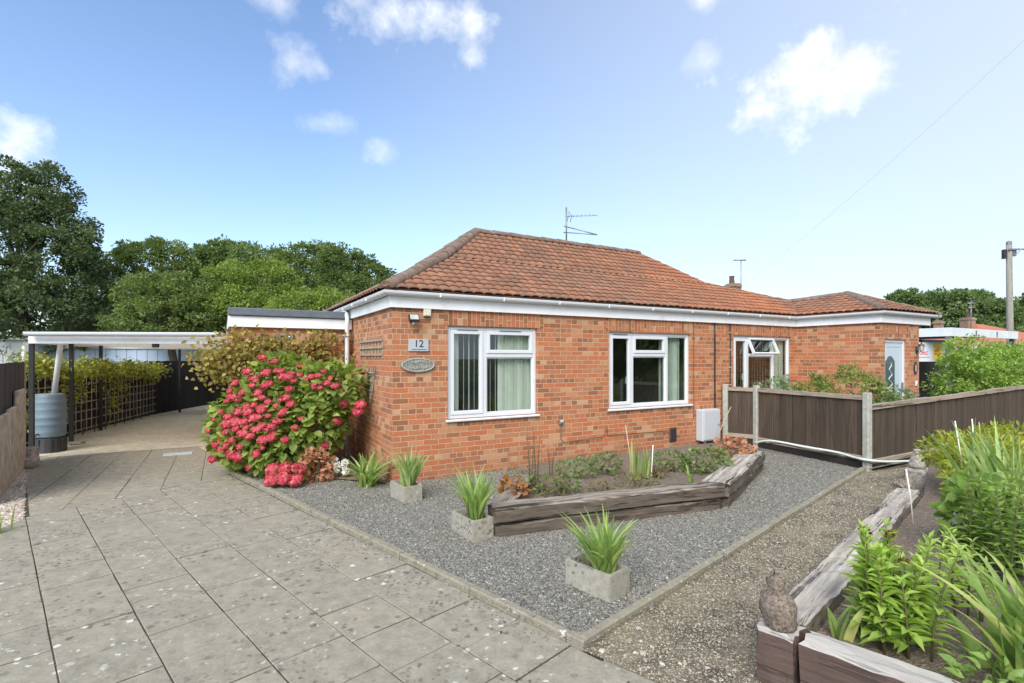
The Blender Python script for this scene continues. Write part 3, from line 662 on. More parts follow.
# ------------------------------------------------------------------ the bungalow
bung = tag(empty('bungalow', (C0.x, C0.y, 0), RZ), 'red brick bungalow with tiled hipped roof and white windows behind the gravel garden', 'house')
WT = 2.30
def wall(name, segs, mat, parent, z1=WT):
    bm = bmesh.new(); uvl = bm.loops.layers.uv.new('UVMap')
    def quad(vs, uvs):
        f = bm.faces.new([bm.verts.new(v) for v in vs])
        for l, u in zip(f.loops, uvs): l[uvl].uv = u
    run = 0
    for a, b, holes, zt in segs:
        a, b = Vector(a), Vector(b); L_ = (b-a).length; d = (b-a)/L_; inw = Vector((-d.y, d.x)); zt = zt or z1
        xs = sorted({0, L_, *[h[0] for h in holes], *[h[1] for h in holes]}); zs = sorted({-.1, zt, *[h[2] for h in holes], *[h[3] for h in holes]})
        P = lambda s, z, r=0: ((a+d*s+inw*r).x, (a+d*s+inw*r).y, z)
        for i in range(len(xs)-1):
            for j in range(len(zs)-1):
                xm, zm = (xs[i]+xs[i+1])/2, (zs[j]+zs[j+1])/2
                if any(h[0] < xm < h[1] and h[2] < zm < h[3] for h in holes): continue
                q = [(xs[i], zs[j]), (xs[i+1], zs[j]), (xs[i+1], zs[j+1]), (xs[i], zs[j+1])]
                quad([P(*t) for t in q], [(run+t[0], t[1]) for t in q])
        for h0, h1, c0, c1 in holes:
            r = .11
            for (s0, z0), (s1, z1_) in (((h0, c0), (h0, c1)), ((h0, c1), (h1, c1)), ((h1, c1), (h1, c0)), ((h1, c0), (h0, c0))):
                vert = s0 == s1
                quad([P(s0, z0), P(s0, z0, r), P(s1, z1_, r), P(s1, z1_)][::-1], [(run+s0, z0), (run+s0+r, z0), (run+s1+r, z1_), (run+s1, z1_)][::-1] if vert else [(run+s0, 0), (run+s0, r), (run+s1, r), (run+s1, 0)][::-1])
        run += L_
    return done(name, bm, mat, parent)
W1 = (.757, 2.187, .80, 2.072); W2 = (3.565, 5.452, .80, 2.06); W3 = (6.64, 8.47, .80, 2.065); DR = (.178, .99, .02, 1.98)
wall('wall', [((0, 0), (8.62, 0), [W1, W2, W3], None), ((8.62, 0), (8.62, -1.6), [], None), ((8.62, -1.6), (10.12, -1.6), [DR], None),
              ((10.12, -1.6), (10.12, 4.44), [], None), ((10.12, 4.44), (0, 4.44), [], None), ((0, 4.44), (0, 0), [], None)], M['brick'], bung)
EXW = (.62, .86, 1.72, 2.02)
wall('extension_wall', [((-1.78, 8.2), (-1.78, 2.36), [], 2.12), ((-1.78, 2.36), (-.004, 2.36), [EXW], 2.12), ((-.004, 8.2), (-1.78, 8.2), [], 2.12)], M['brick'], bung)
# soldier courses over the openings
def soldier(x0, x1, z0, z1, y=-.003):
    bm = bmesh.new(); uvl = bm.loops.layers.uv.new('UVMap'); vs = [bm.verts.new(v) for v in ((x0, y, z0), (x1, y, z0), (x1, y, z1), (x0, y, z1))]; f = bm.faces.new(vs)
    for l, u in zip(f.loops, ((z0-z0+.002, x0), (.002, x1), (.002+z1-z0, x1), (.002+z1-z0, x0))): l[uvl].uv = u
    return done('soldier_course', bm, M['brick'], bung)
soldier(.70, 2.30, 2.078, 2.286); soldier(3.5, 5.55, 2.078, 2.286); soldier(6.4, 8.55, 2.078, 2.286); soldier(8.70, 9.75, 2.078, 2.286, -1.603)
# inside: floor, ceiling, back partition
bm = bmesh.new(); box2(bm, (.02, .02, -.05), (10.1, 4.42, .03)); box2(bm, (8.64, -1.58, -.05), (10.1, .02, .03)); box2(bm, (.02, .0, 2.285), (10.1, 4.42, 2.31)); box2(bm, (8.64, -1.59, 2.285), (10.1, 0, 2.31))
box2(bm, (.02, 3.2, .03), (10.0, 3.25, 2.285)); box2(bm, (3.0, .12, .03), (3.05, 3.2, 2.285)); box2(bm, (5.95, .12, .03), (6.0, 3.2, 2.285))
done('interior', bm, M['room'], bung)

def frame_mesh(bars, y0, y1, bevel=.008):
    bm = bmesh.new()
    for x0, x1, z0, z1 in bars: box2(bm, (x0, y0, z0), (x1, y1, z1), bevel)
    return bm
def ring(x0, x1, z0, z1, w):
    return [(x0, x0+w, z0, z1), (x1-w, x1, z0, z1), (x0+w-.002, x1-w+.002, z1-w, z1), (x0+w-.002, x1-w+.002, z0, z0+w)]
def window(rect, mulls, trans, parent, sash=None, open_light=None, blinds=()):
    """mulls: mullion centres; trans: (light index, z); sash: lights that carry an opening sash"""
    x0, x1, z0, z1 = rect; fw = .055; y = .035
    bm = frame_mesh(ring(x0, x1, z0, z1, fw), y, y+.07)
    for mx in mulls: box2(bm, (mx-.028, y+.001, z0+fw), (mx+.028, y+.069, z1-fw), .006)
    edges = [x0+fw]+[q for mx in mulls for q in (mx-.028, mx+.028)]+[x1-fw]; lights = []
    for i in range(len(mulls)+1):
        a, b = edges[2*i], edges[2*i+1]; tz = dict(trans).get(i)
        if tz:
            box2(bm, (a, y+.002, tz-.028), (b, y+.068, tz+.028), .006); lights += [(a, b, z0+fw, tz-.028, (i, 0)), (a, b, tz+.028, z1-fw, (i, 1))]
        else: lights.append((a, b, z0+fw, z1-fw, (i, 0)))
    w = done('window', bm, M['upvc'], parent)
    bm = bmesh.new(); box2(bm, (x0-.03, -.045, z0-.032), (x1+.03, .10, z0-.001), .008); done('sill', bm, M['upvc'], w)
    for a, b, c, d, key in lights:
        s = .052 if key in (sash or ()) else .016; bm = bmesh.new()
        if key == open_light:
            ang = R(24); m = Matrix.Translation(((a+b)/2, y-.012, d)) @ Matrix.Rotation(-ang, 4, 'X'); hh = d-c+.03
            for q in ring(a-.02, b+.02, -hh, .01, s+.012):
                box(bm, (0, 0, 0), (1, 1, 1), m=Matrix.Translation((0, 0, 0)) @ m @ Matrix.Translation(((q[0]+q[1])/2-(a+b)/2, .015, (q[2]+q[3])/2)) @ Matrix.Diagonal((q[1]-q[0], .05, q[3]-q[2], 1)))
            sh = done('sash', bm, M['upvc'], w); bm = bmesh.new()
            box(bm, (0, 0, 0), (1, 1, 1), m=m @ Matrix.Translation((0, .015, -hh/2+.005)) @ Matrix.Diagonal((b-a-.06, .006, hh-.12, 1))); done('pane', bm, M['glass'], w)
            continue
        for q in ring(a, b, c, d, s): box2(bm, (q[0], (y-.010 if s > .03 else y+.012), q[2]), (q[1], y+.05, q[3]), .005)
        if s > .03:                                           # trickle vent slot in the head of the sash
            pass
        done('sash' if s > .03 else 'glazing_bead', bm, M['upvc'], w)
        bm = bmesh.new(); box2(bm, (a+s-.002, y+.022, c+s-.002), (b-s+.002, y+.026, d-s+.002)); done('pane', bm, M['glass'], w)
    for kind, a, b, step, wd, ang, mat in blinds:
        bm = bmesh.new(); xx = a; r = random.Random(int(a*100))
        while xx < b:
            an = R(ang+r.uniform(-9, 9)); box(bm, (xx, .15, (z0+z1)/2), (wd, .003, z1-z0-.04), an); xx += step*r.uniform(.9, 1.1)
        done(kind, bm, M[mat], w)
    return w
wn = window(W1, [1.335], [(1, 1.672)], bung, sash={(0, 0), (1, 1)},
       blinds=[('blind', .82, .99, .062, .085, 20, 'blind'), ('blind', 1.06, 1.34, .075, .05, 55, 'blind'), ('blind', 1.40, 1.62, .085, .055, 62, 'blind'), ('blind', 1.64, 2.15, .058, .09, 14, 'blind')])
w2 = window(W2, [4.09, 4.895], [(1, 1.685)], bung, sash={(0, 0), (1, 1)}, blinds=[('curtain', 4.93, 5.33, .03, .05, 20, 'curtain'), ('curtain', 4.84, 4.87, .03, .05, 70, 'curtain')])
w3 = window(W3, [7.11, 7.93], [(1, 1.69)], bung, sash={(0, 0)}, open_light=(1, 1), blinds=[('blind', 6.72, 7.85, .085, .045, 35, 'blind_dark'), ('curtain', 7.99, 8.40, .04, .06, 18, 'curtain')])
for w_, hx, hz in ((w2, 4.03, 1.25), (w3, 7.05, 1.25)):
    bm = bmesh.new(); box2(bm, (hx-.012, .10, hz-.05), (hx+.012, .115, hz+.07), .004); done('handle', bm, M['upvc'], w_)
for x0, x1, w_ in ((.90, 1.22, wn), (1.56, 1.92, wn), (3.66, 3.98, w2)):
    bm = bmesh.new(); box2(bm, (x0, .014, 2.018), (x1, .026, 2.030), .003); done('trickle_vent', bm, M['grey_metal'], w_)
# small obscured window of the extension
bm = bmesh.new(); bx0, bx1 = -1.78+EXW[0], -1.78+EXW[1]
for q in ring(bx0, bx1, EXW[2], EXW[3], .035): box2(bm, (q[0], 2.33, q[2]), (q[1], 2.40, q[3]), .004)
ww = done('window', bm, M['lath'], bung); bm = bmesh.new(); box2(bm, (bx0+.03, 2.375, EXW[2]+.03), (bx1-.03, 2.38, EXW[3]-.03)); done('pane', bm, M['glass'], ww)
# front door of the wing
dx0, dx1 = 8.62+DR[0], 8.62+DR[1]
bm = frame_mesh(ring(dx0, dx1, .02, 1.98, .06)[:3], -1.57, -1.49)
dr = done('door', bm, M['upvc'], bung)
bm = bmesh.new(); box2(bm, (dx0+.06, -1.555, .04), (dx1-.06, -1.51, 1.92), .004)
gx0, gx1 = dx0+.11, dx0+.44
for q in ring(dx0+.13, dx1-.13, .95, 1.86, .02): box2(bm, (q[0], -1.561, q[2]), (q[1], -1.55, q[3]), .003)
done('door_leaf', bm, simple('pale_blue_grey_door', (.46, .54, .60), .4, .03, 3), dr)
bm = bmesh.new(); pts = [(gx0, .86), (gx1, .86), (gx1, 1.57)]+[(gx1-(gx1-gx0)*k/8, 1.57+.10*math.sin(math.pi*k/8)) for k in range(1, 8)]+[(gx0, 1.57)]
f = bm.faces.new([bm.verts.new((x, -1.566, z)) for x, z in pts]); ex = bmesh.ops.extrude_face_region(bm, geom=[f]); bmesh.ops.translate(bm, vec=(0, .01, 0), verts=[v for v in ex['geom'] if isinstance(v, bmesh.types.BMVert)])
done('pane', bm, simple('leaded_dark_glass', (.05, .09, .09), .15, .4, 30), dr)
bm = bmesh.new(); r = random.Random(5)
gm = (gx0+gx1)/2
tube(bm, [(gm+.09*math.sin(k*.9)*(1-k/40), -1.569, .92+.62*k/24) for k in range(25)], .007, 5)
done('leading', bm, M['upvc'], dr)
bm = bmesh.new(); box2(bm, (dx1-.115, -1.59, .98), (dx1-.085, -1.57, 1.16), .005); done('handle', bm, M['grey_metal'], dr)

# fascia, gutter
def sweep(name, path, prof, mat, parent, smooth=False):
    """closed section (out, z) run along a plan path, outward on the right hand"""
    path = [Vector(p) for p in path]; bm = bmesh.new(); rings = []
    for i, p in enumerate(path):
        ns = []
        if i > 0: d = (p-path[i-1]).normalized(); ns.append(Vector((d.y, -d.x)))
        if i < len(path)-1: d = (path[i+1]-p).normalized(); ns.append(Vector((d.y, -d.x)))
        nn = sum(ns, Vector((0, 0))); nn = nn/nn.length; k = 1/max(.3, nn.dot(ns[0]))
        rings.append([bm.verts.new((p.x+nn.x*o*k, p.y+nn.y*o*k, z)) for o, z in prof])
    m_ = len(prof)
    for a, b in zip(rings, rings[1:]):
        for k in range(m_): bm.faces.new((a[k], b[k], b[(k+1) % m_], a[(k+1) % m_]))
    bm.faces.new(rings[0]); bm.faces.new(rings[-1][::-1]); bmesh.ops.recalc_face_normals(bm, faces=bm.faces)
    return done(name, bm, mat, parent)
FP = [(0, 4.6), (0, 0), (8.62, 0), (8.62, -1.6), (10.5, -1.6)]
sweep('fascia', FP, [(.0, 2.285), (.045, 2.285), (.045, 2.435), (.0, 2.435)], M['upvc_side'], bung)
def half_round(r, z): return [(.046+r+r*math.cos(a), z+r*.95*math.sin(a)) for a in [math.pi+math.pi*k/8 for k in range(9)]]+[(.046+2*r, z+.012), (.046+2*r-.008, z+.012), (.046+2*r-.01, z)]+[(.054, z)]
gut = sweep('gutter', [(0, 3.2), (0, 0), (8.62, 0), (8.62, -1.6), (10.72, -1.6)], half_round(.052, 2.475), M['upvc'], bung)
bkt = [((k*.95+.592, -.1515, 2.432), (k*.95+.608, -.045, 2.489)) for k in range(9)]+[((-.1515, y-.008, 2.432), (-.045, y+.008, 2.489)) for y in (.8, 1.7, 2.4)]
for lo_, hi_ in bkt: bm = bmesh.new(); box2(bm, lo_, hi_, .004); done('gutter_bracket', bm, M['upvc_side'], gut)
bm = bmesh.new(); box2(bm, (-.0, .0, 2.425), (8.6, .30, 2.436)); box2(bm, (0, .3, 2.425), (.3, 4.6, 2.436)); box2(bm, (8.6, -1.6, 2.425), (10.55, .3, 2.436)); box2(bm, (10.125, -1.6, 2.285), (10.52, 4.4, 2.30)); done('soffit', bm, M['upvc_side'], bung)

# roof: clay tiles laid course by course on each pitch
EZ, SL = 2.520, .556
def zf(y): return EZ+SL*(y+.14)
A_ = Vector((2.22, 2.22, 4.01)); RR = Vector((6.27, 2.22, 4.01)); B1 = Vector((1.17, 1.17, zf(1.17))); B2 = Vector((7.30, 1.17, zf(1.17))); Q = Vector((9.42, .6, zf(.6)))
E0 = Vector((-.14, -.14, EZ)); V0 = Vector((8.48, -.14, EZ)); WA = Vector((9.81, -.41, 3.035)); EO = Vector((8.48, -1.74, EZ)); ER = Vector((10.62, -1.74, EZ))
EL = Vector((-.14, 4.58, EZ)); B1b = Vector((1.17, 3.27, zf(1.17)))
TW, TE = .152, .172
roof_root = None
def tiled(pts, eave_a, eave_b, name='roof_tiles', shift=0.0, parent=None):
    pts = [Vector(p) for p in pts]; u = (Vector(eave_b)-Vector(eave_a)).normalized(); nrm = (pts[1]-pts[0]).cross(pts[2]-pts[0]).normalized()
    if nrm.z < 0: nrm = -nrm
    u = (u-nrm*u.dot(nrm)).normalized(); v = nrm.cross(u); o = Vector(eave_a)
    us = [(p-o).dot(u) for p in pts]; vs = [(p-o).dot(v) for p in pts]
    u0 = math.floor(min(us)/TW)*TW; nt = int((max(us)-u0)/TW)+2; v0 = math.floor((min(vs)+.001)/TE)*TE; nr = int((max(vs)-v0)/TE)+2; SUB = 6
    prof = [-.009, .009, .012, .012, .011, .007]
    bm = bmesh.new(); uvl = bm.loops.layers.uv.new('UVMap'); r = random.Random(int(u0*100)+nr)
    for i in range(nr):
        va = v0+i*TE-.012; vb = va+TE+.03; tl = [r.uniform(-.006, .006) for _ in range(nt+1)]; lo, hi, lip = [], [], []
        for k in range(nt*SUB+1):
            uu = u0+k*TW/SUB; h = prof[k % SUB]; j = k//SUB; dz = tl[min(j, nt)]
            lo.append(bm.verts.new(o+u*uu+v*(va+dz)+nrm*(h+.018+dz*.6))); hi.append(bm.verts.new(o+u*uu+v*vb+nrm*(h+.002))); lip.append(bm.verts.new(o+u*uu+v*(va+dz+.004)+nrm*(h+.004)))
        for k in range(nt*SUB):
            f = bm.faces.new((lo[k], lo[k+1], hi[k+1], hi[k])); f.smooth = True
            for l, (a, b) in zip(f.loops, ((k, .05), (k+1, .05), (k+1, .95), (k, .95))): l[uvl].uv = ((a/SUB if a % SUB else (k//SUB+(.02 if a == k else .98)))+shift+u0/TW, i+b+.0001)
            f = bm.faces.new((lip[k], lip[k+1], lo[k+1], lo[k]))
            for l, (a, b) in zip(f.loops, ((k, .05), (k+1, .05), (k+1, .1), (k, .1))): l[uvl].uv = ((k//SUB+.5)+shift+u0/TW, i+b)
    cen = sum(pts, Vector())/len(pts); m_ = len(pts)
    for k in range(m_):
        a, b = pts[k], pts[(k+1) % m_]; e = (b-a)
        if abs((a-Vector(eave_a)).dot(v)) < .02 and abs((b-Vector(eave_a)).dot(v)) < .02: continue      # eaves keep their tile ends
        pn = e.cross(nrm).normalized()
        if (cen-a).dot(pn) < 0: pn = -pn
        bmesh.ops.bisect_plane(bm, geom=list(bm.verts)+list(bm.edges)+list(bm.faces), plane_co=a, plane_no=pn, clear_inner=True)
    return done(name, bm, M['tile'], parent)
bm = bmesh.new()
def pl(*p):
    bm.faces.new([bm.verts.new(Vector(q)-Vector((0, 0, .02))) for q in p])
BK1, BK2 = Vector((-.14, 4.58, EZ)), Vector((10.62, 4.58, EZ)); BR = Vector((7.3, 3.27, zf(1.17)))
pl(E0, V0, Q, B2, B1); pl(B1, B2, RR, A_); pl(EL, E0, B1, B1b); pl(B1b, B1, A_); pl(BK2, BK1, B1b, BR); pl(BR, B1b, A_, RR); pl(B2, BR, RR); pl(EO, WA, Q, V0); pl(EO, ER, WA)
pl(ER, BK2, Q, WA); pl(Q, BK2, BR, B2)
# closing the underside of the pitches down to the wall head
bmesh.ops.recalc_face_normals(bm, faces=bm.faces)
roof = done('roof', bm, M['tile'], bung)
tiled([E0, V0, Q, B2, B1], E0, V0, parent=roof); tiled([B1, B2, RR, A_], B1, B2, shift=.37, parent=roof)
tiled([EL, E0, B1, B1b], EL, E0, shift=.2, parent=roof); tiled([B1b, B1, A_], B1b, B1, shift=.6, parent=roof)
tiled([V0, EO, WA, Q], V0, EO, shift=.1, parent=roof); tiled([EO, ER, WA], EO, ER, shift=.8, parent=roof)
def capping(name, pts, r=.10, seg=.36, seed=1, first_end=False):
    bm = bmesh.new(); rr = random.Random(seed)
    for a, b in zip(pts, pts[1:]):
        a, b = Vector(a), Vector(b); d = b-a; L_ = d.length; d /= L_; side = d.cross(Vector((0, 0, 1))).normalized(); up = side.cross(d); n = max(1, round(L_/seg))
        for k in range(n):
            s0, s1 = L_*k/n, L_*(k+1)/n+.03; q0, q1 = r*1.10*rr.uniform(.96, 1.04), r*rr.uniform(.92, .98); dz = rr.uniform(-.006, .006); rings = []
            for s, q in ((s0, q0), (s1, q1)):
                rings.append([bm.verts.new(a+d*s+side*math.cos(t)*q+up*(math.sin(t)*q*.85-.035+dz)) for t in [math.pi*j/10 for j in range(11)]])
            for j in range(10): bm.faces.new((rings[0][j], rings[0][j+1], rings[1][j+1], rings[1][j]))
            bm.faces.new(rings[0])
    bmesh.ops.recalc_face_normals(bm, faces=bm.faces); return done(name, bm, M['cap'], roof)
capping('ridge_capping', [A_, RR], seed=2); capping('hip_capping', [E0+Vector((.02, .02, .03)), B1+Vector((0, 0, .03)), A_], r=.10, seed=3); capping('hip_capping', [RR, B2, Q], r=.06, seed=4)
capping('hip_capping', [EO+Vector((.02, .02, .03)), WA], r=.085, seed=5); capping('hip_capping', [WA, ER], r=.085, seed=6); capping('ridge_capping', [Q, WA], r=.085, seed=7); capping('hip_capping', [EL, B1b, A_], seed=8)
# flat roof of the extension
bm = bmesh.new(); box2(bm, (-1.82, 2.26, 2.275), (-.05, 8.3, 2.395), .012); done('extension_roof', bm, M['felt'], bung)
bm = bmesh.new(); box2(bm, (-1.80, 2.30, 2.105), (-.012, 2.33, 2.272), .004); box2(bm, (-1.82, 2.332, 2.105), (-1.79, 8.2, 2.272), .004); done('extension_fascia', bm, M['upvc_side'], bung)
# downpipe in the corner
bm = bmesh.new(); tube(bm, [(-.10, 2.9, 2.43), (-.10, 2.5, 2.42), (-.105, 2.27, 2.36), (-.11, 2.20, 2.27), (-.12, 2.17, 2.15), (-.12, 2.17, 1.0), (-.12, 2.17, -.05)], .034, 12)
for z in (2.0, 1.2, .5): box(bm, (-.12, 2.21, z), (.10, .16, .03))
done('downpipe', bm, simple('pale_grey_plastic_pipe', (.55, .58, .60), .4, .05), bung, True)

def on_house(name, label, cat, x, y, z, rz=0.0):
    p = hl(x, y); return tag(empty(name, (p.x, p.y, z), RZ+rz), label, cat)
# number sign
t = on_house('house_number_sign', 'pale rectangular sign with the number 12 on the front wall', 'sign', .345, 0, 1.80)
bm = bmesh.new(); box2(bm, (-.135, -.016, -.075), (.135, -.001, .085), .003); done('plate', bm, M['sign'], t)
def text(name, s, size, mat, parent, loc, rot=(R(90), 0, 0), ext=.002, sx=1.0):
    cu = bpy.data.curves.new(name, 'FONT'); cu.body = s; cu.size = size; cu.extrude = ext; cu.align_x = 'CENTER'; cu.align_y = 'CENTER'
    tmp = bpy.data.objects.new('tmp', cu); COL.objects.link(tmp); bpy.context.view_layer.update()
    me = bpy.data.meshes.new_from_object(tmp.evaluated_get(bpy.context.evaluated_depsgraph_get())); bpy.data.objects.remove(tmp)
    o = link(name, me, mat, parent); o.location = loc; o.rotation_euler = rot; o.scale = (sx, 1, 1); return o
M['ink'] = simple('dark_ink', (.03, .035, .045), .5)
text('numerals', '12', .135, M['ink'], t, (0, -.018, .022))
bm = bmesh.new(); r = random.Random(4); x = -.10
while x < .10:
    w_ = r.uniform(.006, .012); box2(bm, (x, -.0185, -.056), (x+w_, -.016, -.056+r.uniform(.007, .011))); x += w_+.004
done('small_lettering', bm, M['ink'], t)
# oval plaque: worn relief lettering
t = on_house('house_plaque', 'grey oval cast plaque with worn relief letters below the number', 'sign', .335, 0, 1.545)
bm = bmesh.new(); bmesh.ops.create_circle(bm, cap_ends=True, segments=40, radius=1, matrix=Matrix.Translation((0, -.001, 0)) @ Matrix.Rotation(R(90), 4, 'X') @ Matrix.Diagonal((.235, .098, 1, 1)))
ex = bmesh.ops.extrude_face_region(bm, geom=bm.faces[:]); bmesh.ops.translate(bm, vec=(0, -.022, 0), verts=[v for v in ex['geom'] if isinstance(v, bmesh.types.BMVert)]); bmesh.ops.recalc_face_normals(bm, faces=bm.faces)
done('plate', bm, M['plaque'], t)
bm = bmesh.new(); r = random.Random(9)
pr = [(math.cos(a)*.215, math.sin(a)*.082) for a in [2*math.pi*k/40 for k in range(41)]]
tube(bm, [(x, -.026, z) for x, z in pr], .006, 5)
for row, (zc, n) in enumerate(((.030, 11), (-.030, 8))):
    for k in range(n):
        x = (k-(n-1)/2)*.031; hgt = r.uniform(.03, .05); arc = .014*(1-(x/.2)**2) if row == 0 else -.006*(1-(x/.2)**2)
        for _ in range(3): box(bm, (x+r.uniform(-.008, .008), -.027, zc+arc+r.uniform(-.014, .014)), (.007, .010, hgt*.6), m=Matrix.Rotation(r.choice([0, .6, -.6, 1.57]), 4, 'Y'))
done('relief_lettering', bm, simple('pale_worn_relief', (.42, .43, .38), .85, .3, 40, .5), t)
# security lamp and sensor
t = on_house('security_light', 'black security floodlight with grey lens under the eaves', 'light', .25, 0, 2.13); t.scale = (.78, .78, .78)
bm = bmesh.new(); box2(bm, (-.03, -.05, -.05), (.03, 0, .03), .006); tube(bm, [(0, -.03, 0), (0, -.08, .02)], .014, 8); done('bracket', bm, M['black'], t)
bm = bmesh.new(); box(bm, (0, 0, 0), (1, 1, 1), m=Matrix.Translation((.0, -.13, .03)) @ Matrix.Rotation(R(-28), 4, 'X') @ Matrix.Diagonal((.17, .05, .12, 1))); done('housing', bm, M['black'], t)
bm = bmesh.new(); box(bm, (0, 0, 0), (1, 1, 1), m=Matrix.Translation((.0, -.13, .03)) @ Matrix.Rotation(R(-28), 4, 'X') @ Matrix.Translation((0, -.027, 0)) @ Matrix.Diagonal((.14, .004, .09, 1))); done('lens', bm, simple('grey_lens', (.45, .45, .42), .2), t)
bm = bmesh.new(); bmesh.ops.create_uvsphere(bm, u_segments=12, v_segments=8, radius=.028, matrix=Matrix.Translation((-.0, -.10, -.06))); done('motion_sensor', bm, M['cream'], t, True)
t = on_house('junction_box', 'small cream junction box under the fascia beside the floodlight', 'box', .455, 0, 2.235)
bm = bmesh.new(); box2(bm, (-.05, -.05, -.05), (.05, -.001, .045), .006); done('body', bm, M['cream'], t); bm = bmesh.new(); box2(bm, (-.04, -.056, -.04), (.04, -.051, .035), .004); done('lid', bm, M['cream'], t)
# wall trellises on the side wall
def lattice(bm, w, h, nx, nz, t=.012, d=.012, slant=0.0):
    for i in range(nx): x = w*i/(nx-1); box2(bm, (x-t/2, -d, 0), (x+t/2, 0, h), .002)
    for j in range(nz): z = h*(j+.5)/nz; box2(bm, (-.02, -2*d-.001, z-t/2), (w+.02, -d-.001, z+t/2), .002)
bm = bmesh.new(); lattice(bm, 1.25, .30, 8, 3, .026)
p = hl(-.001, 1.70); tag(done('wall_trellis', bm, M['lath'], None, loc=(p.x, p.y, 1.63), rz=RZ-math.pi/2), 'weathered rectangular trellis panel high on the side wall', 'trellis')
bm = bmesh.new()
for k in range(-2, 3): tube(bm, [(0, -.012, 0), (k*.07, -.012, .26), (k*.11, -.012, .50)], .010, 6)
for z, q in ((.18, .08), (.32, .16), (.44, .22)): tube(bm, [(-q, -.03, z), (q, -.03, z)], .009, 6)
p = hl(-.001, 1.05); tag(done('fan_trellis', bm, M['lath'], None, loc=(p.x, p.y, .98), rz=RZ-math.pi/2), 'weathered fan trellis on the side wall above the hydrangea', 'trellis')
# meter box with its pipe
t = on_house('meter_box', 'grey white meter box with a short pipe on the front wall', 'meter box', 5.83, 0, .40)
bm = bmesh.new(); box2(bm, (-.235, -.16, -.27), (.235, -.001, .30), .012); done('body', bm, M['meter'], t)
bm = bmesh.new(); box2(bm, (-.21, -.172, -.245), (.21, -.161, .275), .008); d_ = done('door', bm, M['meter'], t); bm = bmesh.new(); box2(bm, (.15, -.180, .0), (.18, -.173, .03), .004); done('lock', bm, M['grey_metal'], d_)
bm = bmesh.new(); tube(bm, [(-.08, -.07, -.27), (-.08, -.07, -.45)], .026, 10); done('pipe', bm, M['meter'], t, True)
# cables down the wall
def cable(name, label, x, z0, z1, r, mat, wob=.004, seed=1, clips=0):
    rr = random.Random(seed); t = on_house(name, label, 'cable', x, 0, 0); bm = bmesh.new(); n = 9
    tube(bm, [(rr.uniform(-wob, wob), -.012-r, z0+(z1-z0)*k/n) for k in range(n+1)], r, 6); done('cable_run', bm, mat, t, True)
    if clips:
        for k in range(clips): bm = bmesh.new(); box(bm, (0, -.016, z0+(z1-z0)*(k+.5)/clips), (.03, .03, .012)); done('clip', bm, M['cream'], t)
cable('wall_cable', 'thin brown cable running down the brick beside the second window', 5.52, .55, 2.28, .005, M['twig'])
cable('wall_cable', 'thick black cable running down the brick above the meter box', 6.08, .0, 2.28, .014, M['black'], seed=3)
cable('wall_cable', 'black cable with pale clips beside the left edge of the third window', 6.52, .3, 2.28, .010, M['black'], seed=4, clips=6)
t = on_house('low_cable', 'black cable looping low along the wall behind the raised bed', 'cable', 0, 0, 0)
bm = bmesh.new(); tube(bm, [(2.60, -.02, .60), (2.60, -.02, .40), (2.66, -.02, .34), (3.45, -.02, .37), (3.50, -.02, .52), (3.52, -.02, .38), (4.9, -.02, .36)], .0055, 6); done('cable_run', bm, M['twig'], t, True)
t = on_house('outdoor_socket', 'small grey outdoor socket box low on the wall at the cable end', 'socket', 2.60, 0, .66); bm = bmesh.new(); box2(bm, (-.035, -.05, -.04), (.035, -.001, .04), .01); done('body', bm, M['grey_metal'], t); bm = bmesh.new(); box2(bm, (-.028, -.06, -.005), (.028, -.051, .034), .004); done('flap', bm, M['meter'], t)
t = on_house('air_vent', 'dark air vent low in the front wall beside the meter box', 'vent', 5.0, 0, .30); bm = bmesh.new(); box2(bm, (-.08, -.03, -.13), (.08, -.001, .11), .01); done('grille', bm, simple('dark_brown_vent', (.05, .035, .03), .7), t)
bm = bmesh.new()
for k in range(5): box2(bm, (-.065, -.036, -.10+k*.04), (.065, -.031, -.085+k*.04))
done('louvre', bm, M['black'], t)
# wall lantern and oval at the wing door
t = on_house('wall_lantern', 'black wall lantern beside the white front door', 'lamp', 10.00, -1.6, 1.80); t.scale = (.55, .55, .62)
bm = bmesh.new(); box2(bm, (-.05, -.02, -.14), (.05, -.001, .10), .006); tube(bm, [(0, -.02, -.05), (0, -.10, -.09), (0, -.16, -.06)], .012, 7); done('bracket', bm, M['black'], t, True)
bm = bmesh.new(); lathe(bm, [(.03, -.06), (.065, -.04), (.08, .10), (.085, .11)], 6, (0, -.16, 0)); done('glass', bm, simple('frosted_lantern_glass', (.5, .52, .5), .2), t)
bm = bmesh.new(); lathe(bm, [(.10, .11), (.07, .16), (.02, .19), (.015, .22)], 6, (0, -.16, 0))
for k in range(6): a = k*math.pi/3; tube(bm, [(.066*math.cos(a), -.16+.066*math.sin(a), -.04), (.083*math.cos(a), -.16+.083*math.sin(a), .11)], .006, 5)
done('lantern_cage', bm, M['black'], t)
t = on_house('oval_house_number', 'small dark oval plate on the brick right of the white door', 'sign', 9.96, -1.6, 1.43); bm = bmesh.new()
bmesh.ops.create_circle(bm, cap_ends=True, segments=24, radius=1, matrix=Matrix.Translation((0, -.012, 0)) @ Matrix.Rotation(R(90), 4, 'X') @ Matrix.Diagonal((.075, .125, 1, 1))); ex = bmesh.ops.extrude_face_region(bm, geom=bm.faces[:]); bmesh.ops.translate(bm, vec=(0, .012, 0), verts=[v for v in ex['geom'] if isinstance(v, bmesh.types.BMVert)]); bmesh.ops.recalc_face_normals(bm, faces=bm.faces); done('plate', bm, M['ink'], t)
